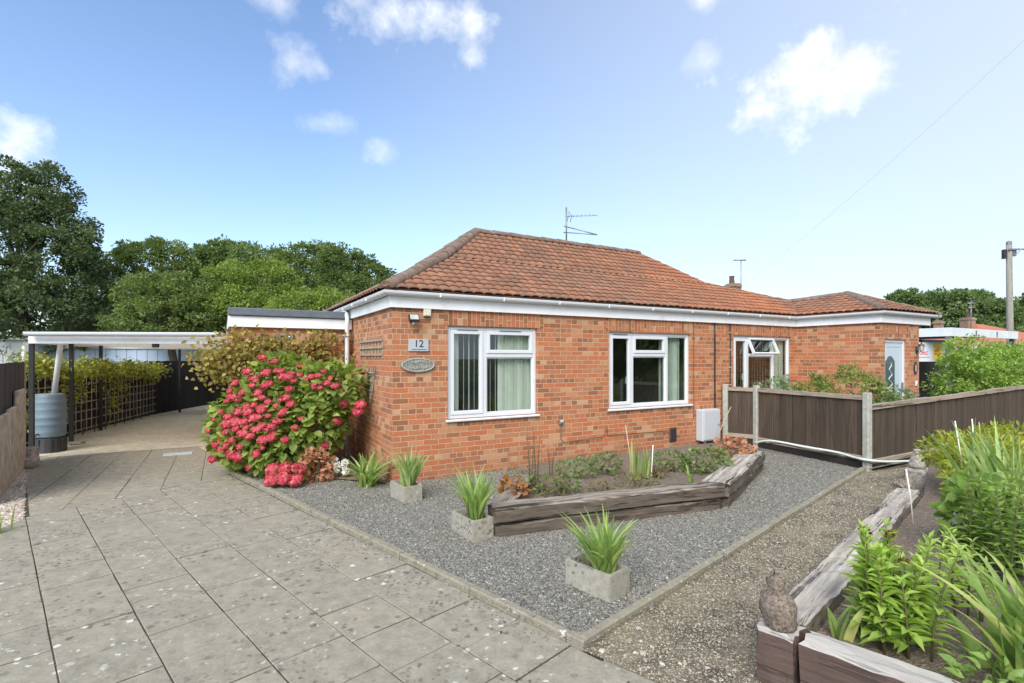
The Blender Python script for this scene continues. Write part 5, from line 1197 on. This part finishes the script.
# vine on the extension wall
t = on_house('wall_vine', 'yellowing vine spreading over the extension wall above the hydrangea', 'climber', -.95, 2.36, 0); P = []
rng = np.random.default_rng(55)
cl = [(rng.uniform(-.80, .95), -.13, rng.uniform(1.5, 2.0)) for _ in range(22)]+[(-.80+rng.uniform(-.22, .3), -.18, rng.uniform(1.3, 1.95)) for _ in range(20)]+[(-1.0+rng.normal()*.10, -.2, rng.uniform(1.32, 1.75)) for _ in range(11)]+[(rng.uniform(.1, .9), -.12, rng.uniform(1.35, 1.85)) for _ in range(11)]
for c in cl:
    m_ = 40; P.append(np.array(c)+rng.normal(size=(m_, 3))*np.array([.14, .07, .09]))
P = np.concatenate(P); P[:, 1] = np.minimum(P[:, 1], -.015); P = P[P[:, 2] < 2.10]; n = len(P)
leaves('foliage', P, rdir(n, rng)+np.array([0, -.3, -.5]), unit(np.array([0, -.8, .5])+.5*rng.normal(size=(n, 3))), .062*(.6+.8*rng.random(n)), .052, M['leaf_vine'], t, T_BIG, rng)
bm = bmesh.new()
for k in range(9): x = -.8+.19*k; tube(bm, [(x*.3-.2, -.03, .2), (x*.6, -.04, 1.0), (x, -.04, 1.5), (x+rng.uniform(-.3, .3), -.05, 1.95)], [.014, .011, .008, .004], 5)
for k in range(4): x = rng.uniform(-.7, .9); tube(bm, [(x, -.04, 1.4), (x+.2*rng.normal(), -.12, 1.7), (x+.3*rng.normal(), -.2, 2.0)], [.006, .004, .003], 5)
done('stems', bm, M['twig'], t, True)

# ------------------------------------------------------------------ middle bed planting
def mound(name, label, u, v, r, h, n, leaf, mat, seed, z=.205, w=.9, cat='plant', tmpl=T_BIG, ry=None):
    p = G(u, v, z); z = soilz(p.x, p.y+r*.5)-.01; return shrub(name, label, (p.x, p.y+r*.5, z), [(0, 0, h*.36, r*.85, ry or r*.65, h*.5), (r*.4, .02, h*.42, r*.45, r*.4, h*.42), (-r*.45, 0, h*.34, r*.4, r*.4, h*.42)], int(n*.85), leaf*.82, w, mat, seed, cat, tmpl, 5, up=.6)
mound('geranium', 'large grey green geranium mound below the meter box', 712, 474, .36, .36, 700, .055, M['leaf_geranium'], 61)
mound('geranium', 'loose green geranium under the air vent', 672, 470, .26, .28, 300, .05, M['leaf_geranium'], 62)
mound('geranium', 'low green geranium beside the brown vent plants against the wall', 608, 472, .24, .27, 280, .05, M['leaf_geranium'], 63)
mound('geranium', 'spreading geranium behind the tan dried stems near the wall', 578, 478, .30, .26, 330, .05, M['leaf_geranium'], 64)
mound('geranium', 'small bright green geranium close to the front sleeper', 568, 494, .16, .22, 170, .045, M['leaf_geranium'], 65)
mound('geranium', 'brownish green geranium near the left end of the middle bed', 541, 495, .20, .24, 220, .045, M['leaf_geranium'], 66)
mound('dried_plant', 'dry tan stemmed plant just behind the front sleeper', 556, 499, .15, .26, 190, .05, M['leaf_dry'], 67, w=.3)
mound('dried_plant', 'dry brown tuft left of the gladiolus stand', 602, 494, .17, .15, 170, .045, M['leaf_dry'], 68, w=.4)
mound('dried_plant', 'wide dry brown tuft below the gladiolus blades', 640, 489, .30, .17, 330, .045, M['leaf_dry'], 69, w=.4)
mound('dried_plant', 'pale straw coloured tuft beside the burnt orange heuchera', 527, 491, .15, .25, 180, .06, M['leaf_dry'], 70, w=.25)
mound('dried_plant', 'brown stemmed low plant right of the gladiolus stand', 660, 476, .17, .22, 180, .045, M['leaf_dry'], 72, w=.5)
mound('dried_plant', 'tall narrow tuft of thin stems near the left bed end', 513, 487, .09, .3, 120, .07, M['leaf_dry'], 73, w=.2)
p = G(513, 499, .205); heuchera('burnt orange heuchera at the left end of the middle bed', (p.x, p.y+.06, .205), .14, .15, 70, .075, M['leaf_orange'], 74)
p = G(741, 461, .2); heuchera('coral heuchera beside the fence post at the bed end', (p.x, p.y+.25, .18), .27, .26, 200, .078, M['leaf_heuchera'], 75)
def glads(label, u, v, n, h, seed, spread=.16):
    p = G(u, v, .205); strap_plant('gladiolus', label, (p.x, p.y, .205), n, h, spread, .035, M['leaf_iris'], seed, .035, droop=.1)
glads('taller gladiolus blades in the middle bed', 635, 478, 9, .50, 81); glads('shorter gladiolus blades right of the taller clump', 649, 476, 8, .38, 82, .13)
p = G(692, 482, .205); strap_plant('fallen_iris', 'single pale iris fan lying on the bed soil', (p.x, p.y, .215), 4, .26, 1.1, .03, M['leaf_iris'], 83, .02)
def cane(label, u0, v0, u1, v1, z=.2, r=.006, mat='cane', dz=0.0):
    p = G(u0, v0, z); tp = Vector(((u1-512)/510*(p.y+dz), p.y+dz, H+(357-v1)/510*(p.y+dz))); bm = bmesh.new(); tube(bm, [p-Vector((0, 0, .08)), p.lerp(tp, .5)+Vector((.004, 0, 0)), tp], r, 7)
    o = done('garden_cane', bm, M[mat], None, True); tag(o, label, 'cane'); return o
cane('tan cane leaning beside the taller gladiolus', 633, 480, 625.5, 425, mat='cane_tan'); cane('short pale cane right of the gladiolus blades', 650.5, 481, 653, 445)
cane('thin tan cane propped against the concrete fence post', 716, 436, 731, 407, .25, .008, 'cane_tan', .2)
for k, (u, v, vt, lab) in enumerate(((530, 488, 430, 'tall dark seed stalk against the brick, left of a pair'), (536, 486, 426, 'tall dark seed stalk against the brick, right of a pair'), (551, 478, 448, 'short dark seed stalk above the spreading geranium'))):
    p = G(u, v, .205); n = int(2+6*(vt < 440)); stalk_plant('seed_stalk', lab, (p.x, p.y+.2, .205), [(0, 0, (v-vt)/510*p.y*.98, -.03, 0), (.03, .02, (v-vt)/510*p.y*.8, .03, 0)], .04, .22, M['leaf_dry'], 90+k, .03, fade=.85, up=1.0)

# ------------------------------------------------------------------ right bed planting
zb = .19
rng = np.random.default_rng(71)
def bed(u, v): p = G(u, v, zb); return (p.x, p.y, zb)
cn = lambda: float(np.clip(rng.normal(), -1.3, 1.3))
st = [(cn()*.13, cn()*.11, rng.uniform(.38, .58), cn()*.07, cn()*.05) for _ in range(20)]
stalk_plant('leafy_perennial', 'lush leafy perennial with dark red buds behind the near bed front', bed(902, 648), st, .108, .36, M['leaf_lush'], 101, .032, bud=5)
st = [(cn()*.10, cn()*.08, rng.uniform(.30, .45), cn()*.06, cn()*.05) for _ in range(7)]
stalk_plant('leafy_perennial', 'smaller leafy perennial between the lush clump and the long iris', bed(950, 612), st, .095, .34, M['leaf_lush'], 102, .04)
strap_plant('iris_clump', 'large arching iris at the bottom right corner', (2.32, 2.22, zb), 80, .72, .95, .046, M['leaf_iris'], 103, .07, droop=.7, seg=9)
t = strap_plant('iris_fan', 'short cut iris fan tucked behind the brown sleeper', bed(843, 640), 6, .24, .55, .055, M['leaf_iris'], 104, .025, fan=2.5, droop=.1)
t = strap_plant('iris_fan', 'tiny iris fan beside the lush perennial foot', bed(862, 644), 3, .16, .3, .045, M['leaf_iris'], 105, .015, fan=2.5, droop=.1)
lobp = [(0, 0, .28, .36, .34, .24), (.3, .1, .36, .35, .3, .24), (-.25, -.15, .16, .24, .22, .12), (.1, .35, .40, .4, .3, .2)]
shrub('peony', 'yellow green peony sprawling over the far path sleeper', (4.92, 5.35, zb), lobp, 2000, .075, .36, M['leaf_peony'], 106, 'plant', T_BIG, 14, up=.7, shell=.6)
p = bed(985, 472); shrub('peony', 'taller yellow green plant against the fence behind the canes', (6.2, 6.6, zb), [(0, 0, .28, .45, .4, .28), (.3, .1, .36, .4, .3, .22)], 1100, .08, .36, M['leaf_peony'], 107, 'plant', T_BIG, 10, up=.7, shell=.6)
strap_plant('iris_clump', 'tall blue green iris clump at the right edge below the fence', (4.75, 4.85, zb), 70, .92, .8, .045, M['leaf_iris_blue'], 108, .12, droop=.4)
shrub('dark_leaved_plant', 'dark glossy rounded leaf plant in the middle of the right bed', bed(972, 556), [(0, 0, .28, .17, .17, .24), (.05, 0, .42, .17, .15, .16)], 260, .10, .62, M['leaf_glossy'], 109, 'plant', T_BIG, 9, up=.5)
st = [(cn()*.20, cn()*.16, rng.uniform(.42, .72), cn()*.08, cn()*.06) for _ in range(30)]
stalk_plant('leafy_perennial', 'tall mid green perennial at the right edge above the long iris', (3.45, 3.40, zb), st, .09, .36, M['leaf_glossy'], 110, .034)
st = [(cn()*.22, cn()*.16, rng.uniform(.25, .5), cn()*.08, cn()*.06) for _ in range(10)]
stalk_plant('leafy_perennial', 'pale green perennial thicket between the dark plant and tall iris', (4.25, 4.25, zb), st, .08, .36, M['leaf_lush'], 111, .036)
shrub('ground_plant', 'low dark leaved plant right behind the brown sleeper', (1.98, 2.12, zb), [(0, 0, .10, .14, .12, .11)], 110, .06, .5, M['leaf_glossy'], 112, 'plant', T_BIG, 4)
cane('white cane leaning at the end of the path sleeper', 914, 524, 906, 469); cane('tall white cane standing in the yellow green peony', 965, 486, 955, 421, .3); cane('short white cane beside the dark leaved plant', 952, 541, 955, 503)
cane('thin tan cane near the fence, left of two', 975, 462, 972, 419, .35, .007, 'cane'); cane('thin tan cane near the fence, right of two', 982, 462, 979, 422, .35, .005, 'cane_tan')

# ------------------------------------------------------------------ beyond the right fence
bx = F3+E1*6.05+E2*.92
rng = np.random.default_rng(77)
hl_lobes = []
for k in range(8): hl_lobes.append((k*.85, rng.normal()*.05, 1.02+.05*rng.normal(), .62, .55, .92+.05*rng.normal()))
t = tag(empty('privet_hedge', (bx.x, bx.y, 0), RZ), 'bright green privet hedge standing behind the long brown fence', 'hedge')
P, d, b = clumpy(hl_lobes, 1250, 46, .16, rng, .5); n = len(P); ls = .062*(.6+.8*rng.random(n))
leaves('foliage', P, d+.7*rng.normal(size=(n, 3)), unit(np.array([0, 0, .8])+.6*d+.5*rng.normal(size=(n, 3))), ls, ls*.55, M['leaf_privet'], t, rng=rng, rnd=np.clip(.45*b+.55*rng.random(n), 0, 1))
bm = bmesh.new()
for k in range(26): x = rng.uniform(0, 6); tube(bm, [(x, 0, 0), (x+rng.normal()*.1, rng.normal()*.1, .8), (x+rng.normal()*.25, rng.normal()*.2, 1.6)], [.02, .014, .005], 5)
done('stems', bm, M['twig'], t, True)
for k in range(2):
    pass
def bush(label, x, y, r, h, mat, seed, leaf=.06, n=900):
    return shrub('garden_bush', label, (x, y, 0), [(0, 0, h*.5, r, r*.8, h*.5), (r*.45, 0, h*.45, r*.6, r*.6, h*.42), (-r*.45, .05, h*.42, r*.6, r*.6, h*.40), (0, -.05, h*.72, r*.5, r*.45, h*.28)], 0, leaf, .5, mat, seed, 'bush', T_SMALL, 8, up=.6, clump=(int(n/9), 36, .11))
bush('yellow green bush peaking behind the middle fence panel', 5.85, 8.75, .55, 1.50, M['leaf_bush'], 121, n=1300); bush('mixed green bush under the wing wall, left of the tallest', 5.28, 9.02, .40, 1.32, M['leaf_bush'], 122, n=1000)
bush('grey green bush below the third window behind the fence', 5.0, 9.75, .36, 1.35, M['leaf_grey'], 123, n=700); bush('green bush with pale flowers below the white front door', 6.70, 8.85, .42, 1.12, M['leaf_grey'], 124, n=800); bush('dark green low bush right of the concrete fence post', 6.2, 8.62, .3, 1.15, M['leaf_geranium'], 125, n=600)
# neighbour's carport with banner
nc = tag(empty('neighbour_carport', (12.05, 14.0, 0), RZ), 'white edged flat carport right of the bungalow wing', 'carport')
bm = bmesh.new(); box2(bm, (.03, .03, 2.30), (4.8, 5.6, 2.38)); done('roof', bm, M['felt'], nc)
bm = bmesh.new(); box2(bm, (0, -.0, 2.22), (4.85, .028, 2.46), .006); box2(bm, (-.0, .030, 2.22), (.028, 5.6, 2.46), .006); done('fascia', bm, M['white_paint'], nc)
bm = bmesh.new()
for x in (1.6, 3.1): box2(bm, (x, -.02, 2.26), (x+.05, -.002, 2.42))
done('bracket', bm, M['grey_metal'], nc)
for x, y in ((.07, .08), (4.7, .1), (4.7, 5.4), (.1, 5.4)):
    bm = bmesh.new(); box(bm, (x, y, 1.13), (.12, .12, 2.26), 0, .006); done('post', bm, M['grey_metal'], nc)
bm = bmesh.new(); box2(bm, (.6, 2.6, 0), (7.2, 2.66, 2.295)); done('shade_backing', bm, M['fence_dark'], nc)  # near-black screen added to stand in for the shade inside the carport
bn_ = tag(empty('banner', (11.54, 14.6, 1.535), .18), 'white banner board with red letters and a yellow print under the carport', 'banner')
bn_.scale = (.92, .92, .92); bm = bmesh.new(); box2(bm, (-.45, -.01, -.02), (1.6, .02, .58), .004); done('board', bm, M['white_paint'], bn_)
text('lettering', 'OMUC', .17, M['red_text'], bn_, (.31, -.014, .24), sx=.62, ext=.003)
bm = bmesh.new(); box2(bm, (.10, -.016, .11), (.52, -.011, .125)); done('underline', bm, M['grey_metal'], bn_)
bm = bmesh.new(); box2(bm, (.66, -.016, .02), (1.0, -.011, .56)); done('print_panel', bm, M['yellow'], bn_)
bm = bmesh.new(); box2(bm, (1.10, -.016, .02), (1.5, -.011, .56)); done('print_panel', bm, M['yellow'], bn_)
bm = bmesh.new(); r = random.Random(6)
for k in range(16): box(bm, (r.choice([.83, 1.3])+r.uniform(-.10, .10), -.02, r.uniform(.10, .48)), (r.uniform(.05, .12), .004, r.uniform(.02, .06)), m=Matrix.Rotation(r.uniform(-.6, .6), 4, 'Y'))
done('print_shapes', bm, M['orange'], bn_)
bm = bmesh.new(); box2(bm, (-.42, 0, -1.66), (-.36, .05, -.02)); done('leg', bm, M['grey_metal'], bn_); bm = bmesh.new(); box2(bm, (1.5, 0, -1.66), (1.56, .05, -.02)); done('leg', bm, M['grey_metal'], bn_)

# utility pole
t = tag(empty('utility_pole', (19.55, 20.0, 0)), 'weathered timber utility pole standing beyond the hedge', 'pole'); bm = bmesh.new(); tube(bm, [(0, 0, -.5), (-.02, 0, 2.5), (-.06, 0, 6.05)], [.125, .112, .095], 12); done('pole', bm, M['pole'], t, True)
bm = bmesh.new(); lathe(bm, [(.09, 6.05), (.095, 6.06), (.09, 6.16), (.03, 6.2)], 12, (-.06, 0, 0)); done('cap', bm, M['grey_metal'], t); bm = bmesh.new(); box2(bm, (-.30, -.07, 5.5), (-.19, .07, 5.86), .01); done('terminal_box', bm, M['black'], t)
bm = bmesh.new(); box2(bm, (-.19, -.13, 5.82), (.42, -.10, 5.88), .005); tube(bm, [(.30, -.12, 5.86), (.08, -.12, 5.6)], .02, 6); box2(bm, (.06, -.05, 5.6), (.20, .05, 5.86), .01); done('bracket_arm', bm, M['grey_metal'], t)
# overhead line
def px(u, v, Y): return Vector(((u-512)/510*Y, Y, H+(357-v)/510*Y))
a, b = px(1160, -88, 12.0), px(738, 290, 26.0); bm = bmesh.new(); tube(bm, [a.lerp(b, k/14)-Vector((0, 0, .9*4*(k/14)*(1-k/14)*.35)) for k in range(15)], .0035, 5)
tag(done('overhead_wire', bm, M['pale_wire'], None, True), 'thin grey overhead wire slanting down the pale right sky', 'wire')

# houses beyond
M['chimney_brick'] = simple('sooty_buff_brick', (.27, .19, .13), .9, .35, 9, .5, dirt=(.16, .15, .10))
def far_house(label, x, y, rz, w, d, h, rh, chim=None, mat='orange_roof', wallmat='brick', hip=True, ridge=.3):
    t = tag(empty('far_house', (x, y, 0), rz), label, 'house'); bm = bmesh.new(); uvl = bm.loops.layers.uv.new('UVMap'); box2(bm, (-w/2, -d/2, 0), (w/2, d/2, h))
    for f in bm.faces:
        for l in f.loops: l[uvl].uv = (l.vert.co.x+l.vert.co.y, l.vert.co.z)
    done('wall', bm, M[wallmat], t)
    bm = bmesh.new(); o = .25; c = [bm.verts.new(q) for q in ((-w/2-o, -d/2-o, h), (w/2+o, -d/2-o, h), (w/2+o, d/2+o, h), (-w/2-o, d/2+o, h))]; r1, r2 = bm.verts.new((-w*ridge, 0, h+rh)), bm.verts.new((w*ridge, 0, h+rh))
    bm.faces.new((c[0], c[1], r2, r1)); bm.faces.new((c[1], c[2], r2)); bm.faces.new((c[2], c[3], r1, r2)); bm.faces.new((c[3], c[0], r1)); bm.faces.new(c[::-1]); rf = done('roof', bm, M[mat], t)
    bm = bmesh.new(); box2(bm, (-w/2-o-.02, -d/2-o-.04, h-.14), (w/2+o+.02, -d/2-o, h+.02)); done('fascia', bm, M['white_paint'], t)
    for k in (-.3, .25):
        bm = bmesh.new()
        for q in ring(k*w-.6, k*w+.6, .9, 2.1, .07): box2(bm, (q[0], -d/2-.03, q[2]), (q[1], -d/2+.02, q[3]))
        wf = done('window', bm, M['upvc'], t); bm = bmesh.new(); box2(bm, (k*w-.55, -d/2-.012, .95), (k*w+.55, -d/2-.004, 2.05)); done('pane', bm, simple('dark_far_glass', (.03, .04, .05), .1), wf)
    if chim:
        for cx, cy, z0, z1, cw, pots in chim:
            bm = bmesh.new(); uvl = bm.loops.layers.uv.new('UVMap'); box2(bm, (cx-cw/2, cy-cw/2, z0), (cx+cw/2, cy+cw/2, z1)); box2(bm, (cx-cw/2-.05, cy-cw/2-.05, z1-.18), (cx+cw/2+.05, cy+cw/2+.05, z1-.06))
            for f in bm.faces:
                for l in f.loops: l[uvl].uv = (l.vert.co.x+l.vert.co.y, l.vert.co.z)
            ch = done('chimney', bm, M['chimney_brick'], rf)
            for pxx in pots: bm = bmesh.new(); lathe(bm, [(.13, z1-.02), (.11, z1+.3), (.13, z1+.33), (.12, z1+.36)], 12, (cx+pxx, cy, 0)); done('chimney_pot', bm, simple('dark_clay_pot', (.10, .06, .045), .8), rf)
    return t
far_house('orange roofed bungalow with a pale chimney behind the white carport', 33.0, 36, .1, 7.6, 7, 2.3, 1.66, [(-.6, .3, 3.0, 4.45, .6, (0,))], ridge=.03)
far_house('orange roofed house at the right edge behind the utility pole', 43.0, 36, .15, 10, 8, 2.3, 2.0, None, ridge=.12)
far_house('hidden bungalow whose dark potted chimney shows above the main ridge', 11.68, 25.5, RZ, 9, 7, 2.4, 1.3, [(-.95, 0, 3.0, 5.25, .48, (-.10,))])
far_house('small brick chimneyed house just right of the wing roof', 25.2, 30.8, .4, 6, 6, 2.2, .9, [(-1.0, -1.0, 2.6, 3.75, .34, ())])
pa2 = px(741, 290, 25.0)
aerial('television_aerial', 'tall thin aerial beside the far dark chimney pot', (pa2.x, pa2.y, pa2.z), [('mast', [((0, 0, -.6), (0, 0, 1.48), .02)]), ('array', [((-.36, 0, 1.46), (.24, 0, 1.46), .028), ((-.3, -.2, 1.46), (-.3, .2, 1.46), .01), ((0.1, -.2, 1.46), (0.1, .2, 1.46), .01)])])
pa3 = px(966, 322, 35.6)
aerial('television_aerial', 'small aerial on the pale chimney among the right trees', (pa3.x+.35, pa3.y, pa3.z), [('mast', [((0, 0, -.6), (0, 0, 1.5), .03)]), ('array', [((-.25, 0, 1.3), (.3, 0, 1.3), .05), ((-.2, 0, 1.0), (.25, 0, 1.0), .05)])])

# outbuildings beyond the left boundary
t = tag(empty('outbuilding', (-17.0, 24.0, 0), .02), 'long pale blue sheet clad outbuilding behind the carport', 'outbuilding'); bm = bmesh.new()
for k in range(46): box2(bm, (-5.9+k*.24, -.02-.015*(k % 2), 0), (-5.9+k*.24+.23, .03, 2.02))
box2(bm, (-5.9, .05, 0), (5.1, 4, 2.0)); done('wall', bm, M['pale_sheet'], t); bm = bmesh.new(); box2(bm, (-6.0, -.12, 2.03), (5.3, 4.2, 2.16), .01); done('roof', bm, M['white_sheet'], t)
bm = bmesh.new()
for k in range(5): box2(bm, (3.9, -.20-.01*(k % 2), 1.3+k*.15), (5.4, -.17, 1.42+k*.15))
done('slatted_screen', bm, M['lath'], t)
t = tag(empty('outbuilding', (-24.6, 22.5, 0), .05), 'off white flat roofed garage at the far left edge', 'outbuilding'); bm = bmesh.new()
for k in range(14): box2(bm, (-2.5, -.02, .1+k*.155), (3.35, .02+.008*(k % 2), .1+k*.155+.15))
box2(bm, (-2.5, .03, 0), (3.35, 4, 2.39)); done('wall', bm, M['white_sheet'], t); bm = bmesh.new(); box2(bm, (-2.6, -.1, 2.40), (3.45, 4.1, 2.50), .01); done('roof', bm, M['white_sheet'], t)
shrub('twiggy_shrub', 'grey twiggy shrub showing above the dark left fence', (-9.55, 9.6, 0), [(0, 0, 1.35, .35, .3, .5)], 260, .10, .18, simple('grey_twig', (.20, .20, .23), .8), 131, 'shrub', T_SMALL, 14, stem_mat=M['twig'])
bm = bmesh.new(); tube(bm, [(-9.2, 9.5, 0), (-9.05, 9.45, 1.85)], .02, 8); tag(done('leaning_pole', bm, M['cane'], None, True), 'pale pole leaning above the dark left fence', 'pole')

# ------------------------------------------------------------------ trees
TG = None
def L(px_, py_, Y, r, rz=None, ry=None, x0=0, y0=0):
    """crown lobe around the sight of a photo point, radius in photo px at distance Y, relative to the trunk foot"""
    c = px(px_, py_, Y); k = Y/510; return (c.x-x0, Y-y0, c.z, r*k, (ry or r)*k, (rz or r)*k)
def wtree(name, label, ux, Y, lobes, nc_, per, cr, leaf, mat, seed, **kw):
    x0 = (ux-512)/510*Y
    return tree(name, label, 'tree', x0, Y, [L(a, b, Y+e, r, rz, None, x0, Y) for a, b, r, rz, e in lobes], nc_, per, cr, leaf, M[mat], seed, **kw)
wtree('dark_tree', 'tall dark tree towering at the left edge', 28, 25, [(20, 205, 34, 44, 0), (50, 232, 26, 44, -.5), (20, 260, 60, 60, 0), (62, 278, 38, 52, -1), (-30, 240, 50, 70, 0), (92, 305, 34, 42, -1), (30, 310, 70, 40, -1.5), (46, 190, 22, 26, 0), (78, 222, 12, 16, 0)], 950, 72, .50, .15, 'leaf_dark', 201, trunk_h=5, r0=.3)
wtree('broad_tree', 'mid green tree beside the tall dark one with a wispy top', 150, 30, [(135, 275, 30, 28, 0), (165, 268, 34, 25, 0), (120, 300, 36, 34, 0), (172, 300, 40, 40, 0), (150, 258, 28, 15, 0)], 420, 62, .5, .16, 'leaf_tree', 202, trunk_h=4)
wtree('broad_tree', 'soft green leafy tree low beyond the carport', 175, 23, [(150, 300, 26, 26, 0), (185, 300, 34, 26, 0), (205, 318, 30, 22, 0), (160, 322, 40, 22, -.5)], 380, 66, .42, .125, 'leaf_tree', 203, trunk_h=2.5)
wtree('conifer', 'dark narrow conifer rising behind the bright green trees', 204, 36, [(203, 262, 18, 14, 0), (205, 275, 22, 20, 0), (200, 295, 28, 30, 0)], 200, 44, .5, .22, 'leaf_dark', 204, trunk_h=4)
wtree('broad_tree', 'mid green tree with a thin domed top left of centre', 228, 33, [(222, 255, 20, 14, 0), (240, 265, 24, 18, 0), (225, 285, 32, 30, 0)], 280, 60, .48, .17, 'leaf_mid', 205, trunk_h=4)
wtree('wispy_tree', 'wispy grey green tree top showing sky through its leaves', 262, 31, [(255, 256, 22, 11, 0), (272, 262, 14, 12, 0)], 90, 26, .5, .2, 'leaf_far', 206, trunk_h=5)
wtree('broad_tree', 'bright yellow green tree above the extension roof', 250, 25, [(235, 290, 32, 24, 0), (265, 288, 32, 25, 0), (250, 312, 44, 22, -.5), (285, 305, 24, 24, 0)], 400, 66, .42, .13, 'leaf_bright', 207, trunk_h=2.6)
wtree('broad_tree', 'domed mid green tree with the highest top of the middle group', 310, 30, [(305, 268, 26, 24, 0), (320, 262, 22, 18, 0), (292, 278, 28, 24, 0), (330, 282, 28, 26, 0), (312, 300, 40, 28, 0)], 460, 62, .48, .155, 'leaf_tree', 208, trunk_h=3.5)
wtree('broad_tree', 'dark green tree whose shoulder meets the roof hip', 362, 28, [(345, 272, 24, 24, 0), (365, 278, 22, 20, 0), (382, 285, 14, 16, 0), (355, 298, 36, 26, 0), (340, 262, 12, 10, 0)], 380, 62, .42, .145, 'leaf_mid', 209, trunk_h=3)
wtree('broad_tree', 'green understorey tree just over the extension roof edge', 315, 23, [(300, 312, 26, 18, 0), (330, 308, 26, 18, 0), (350, 315, 22, 14, 0)], 260, 60, .36, .12, 'leaf_bright', 210, trunk_h=2)
wtree('broad_tree', 'low green tree spreading behind the pale blue outbuilding', 95, 30, [(60, 318, 50, 22, 0), (120, 322, 44, 22, 0), (20, 322, 50, 20, 0)], 320, 60, .45, .15, 'leaf_dark', 211, trunk_h=2)
wtree('broad_tree', 'low bushy tree filling the gap behind the carport roof', 190, 28, [(170, 335, 40, 24, 0), (220, 330, 40, 26, 0), (270, 330, 45, 26, 0), (330, 325, 45, 24, 0)], 330, 60, .42, .14, 'leaf_tree', 212, trunk_h=2)
wtree('far_tree', 'low rounded tree just right of the wing roof', 905, 52, [(903, 302, 16, 10, 0), (918, 310, 18, 14, 0)], 170, 44, .55, .3, 'leaf_far', 221, trunk_h=3)
wtree('far_tree', 'tallest domed tree of the right skyline', 950, 50, [(950, 300, 20, 10, 0), (965, 308, 24, 14, 0), (940, 318, 26, 16, 0), (962, 325, 32, 14, 0)], 330, 46, .6, .3, 'leaf_far', 222, trunk_h=3)
wtree('far_tree', 'flat topped tree between the skyline dome and the pole', 990, 48, [(985, 312, 20, 12, 0), (1000, 318, 16, 13, 0), (985, 330, 26, 14, 0)], 260, 46, .5, .27, 'leaf_far', 223, trunk_h=3)
wtree('far_tree', 'green tree at the right edge behind the pole', 1030, 50, [(1028, 316, 18, 15, 0), (1050, 310, 26, 20, 0)], 210, 46, .5, .3, 'leaf_far', 224, trunk_h=3)
# trees off to the right, mirrored in the front windows
for k, (x, y, h) in enumerate(((15.5, 6.2, 4.5), (17.5, 3.6, 5.2), (14.0, .5, 4.0))):
    tree('broad_tree', ['dense round tree off the right edge mirrored in the second window', 'taller round tree off the right edge mirrored in the window', 'nearer round tree off the right edge mirrored in the windows'][k], 'tree', x, y, [(0, 0, h*.62, h*.36, h*.36, h*.38), (.8, 0, h*.45, h*.3, h*.3, h*.3), (-.8, .2, h*.42, h*.3, h*.3, h*.3)], 200, 36, .5, .24, M['leaf_tree'], 240+k, trunk_h=1.6)
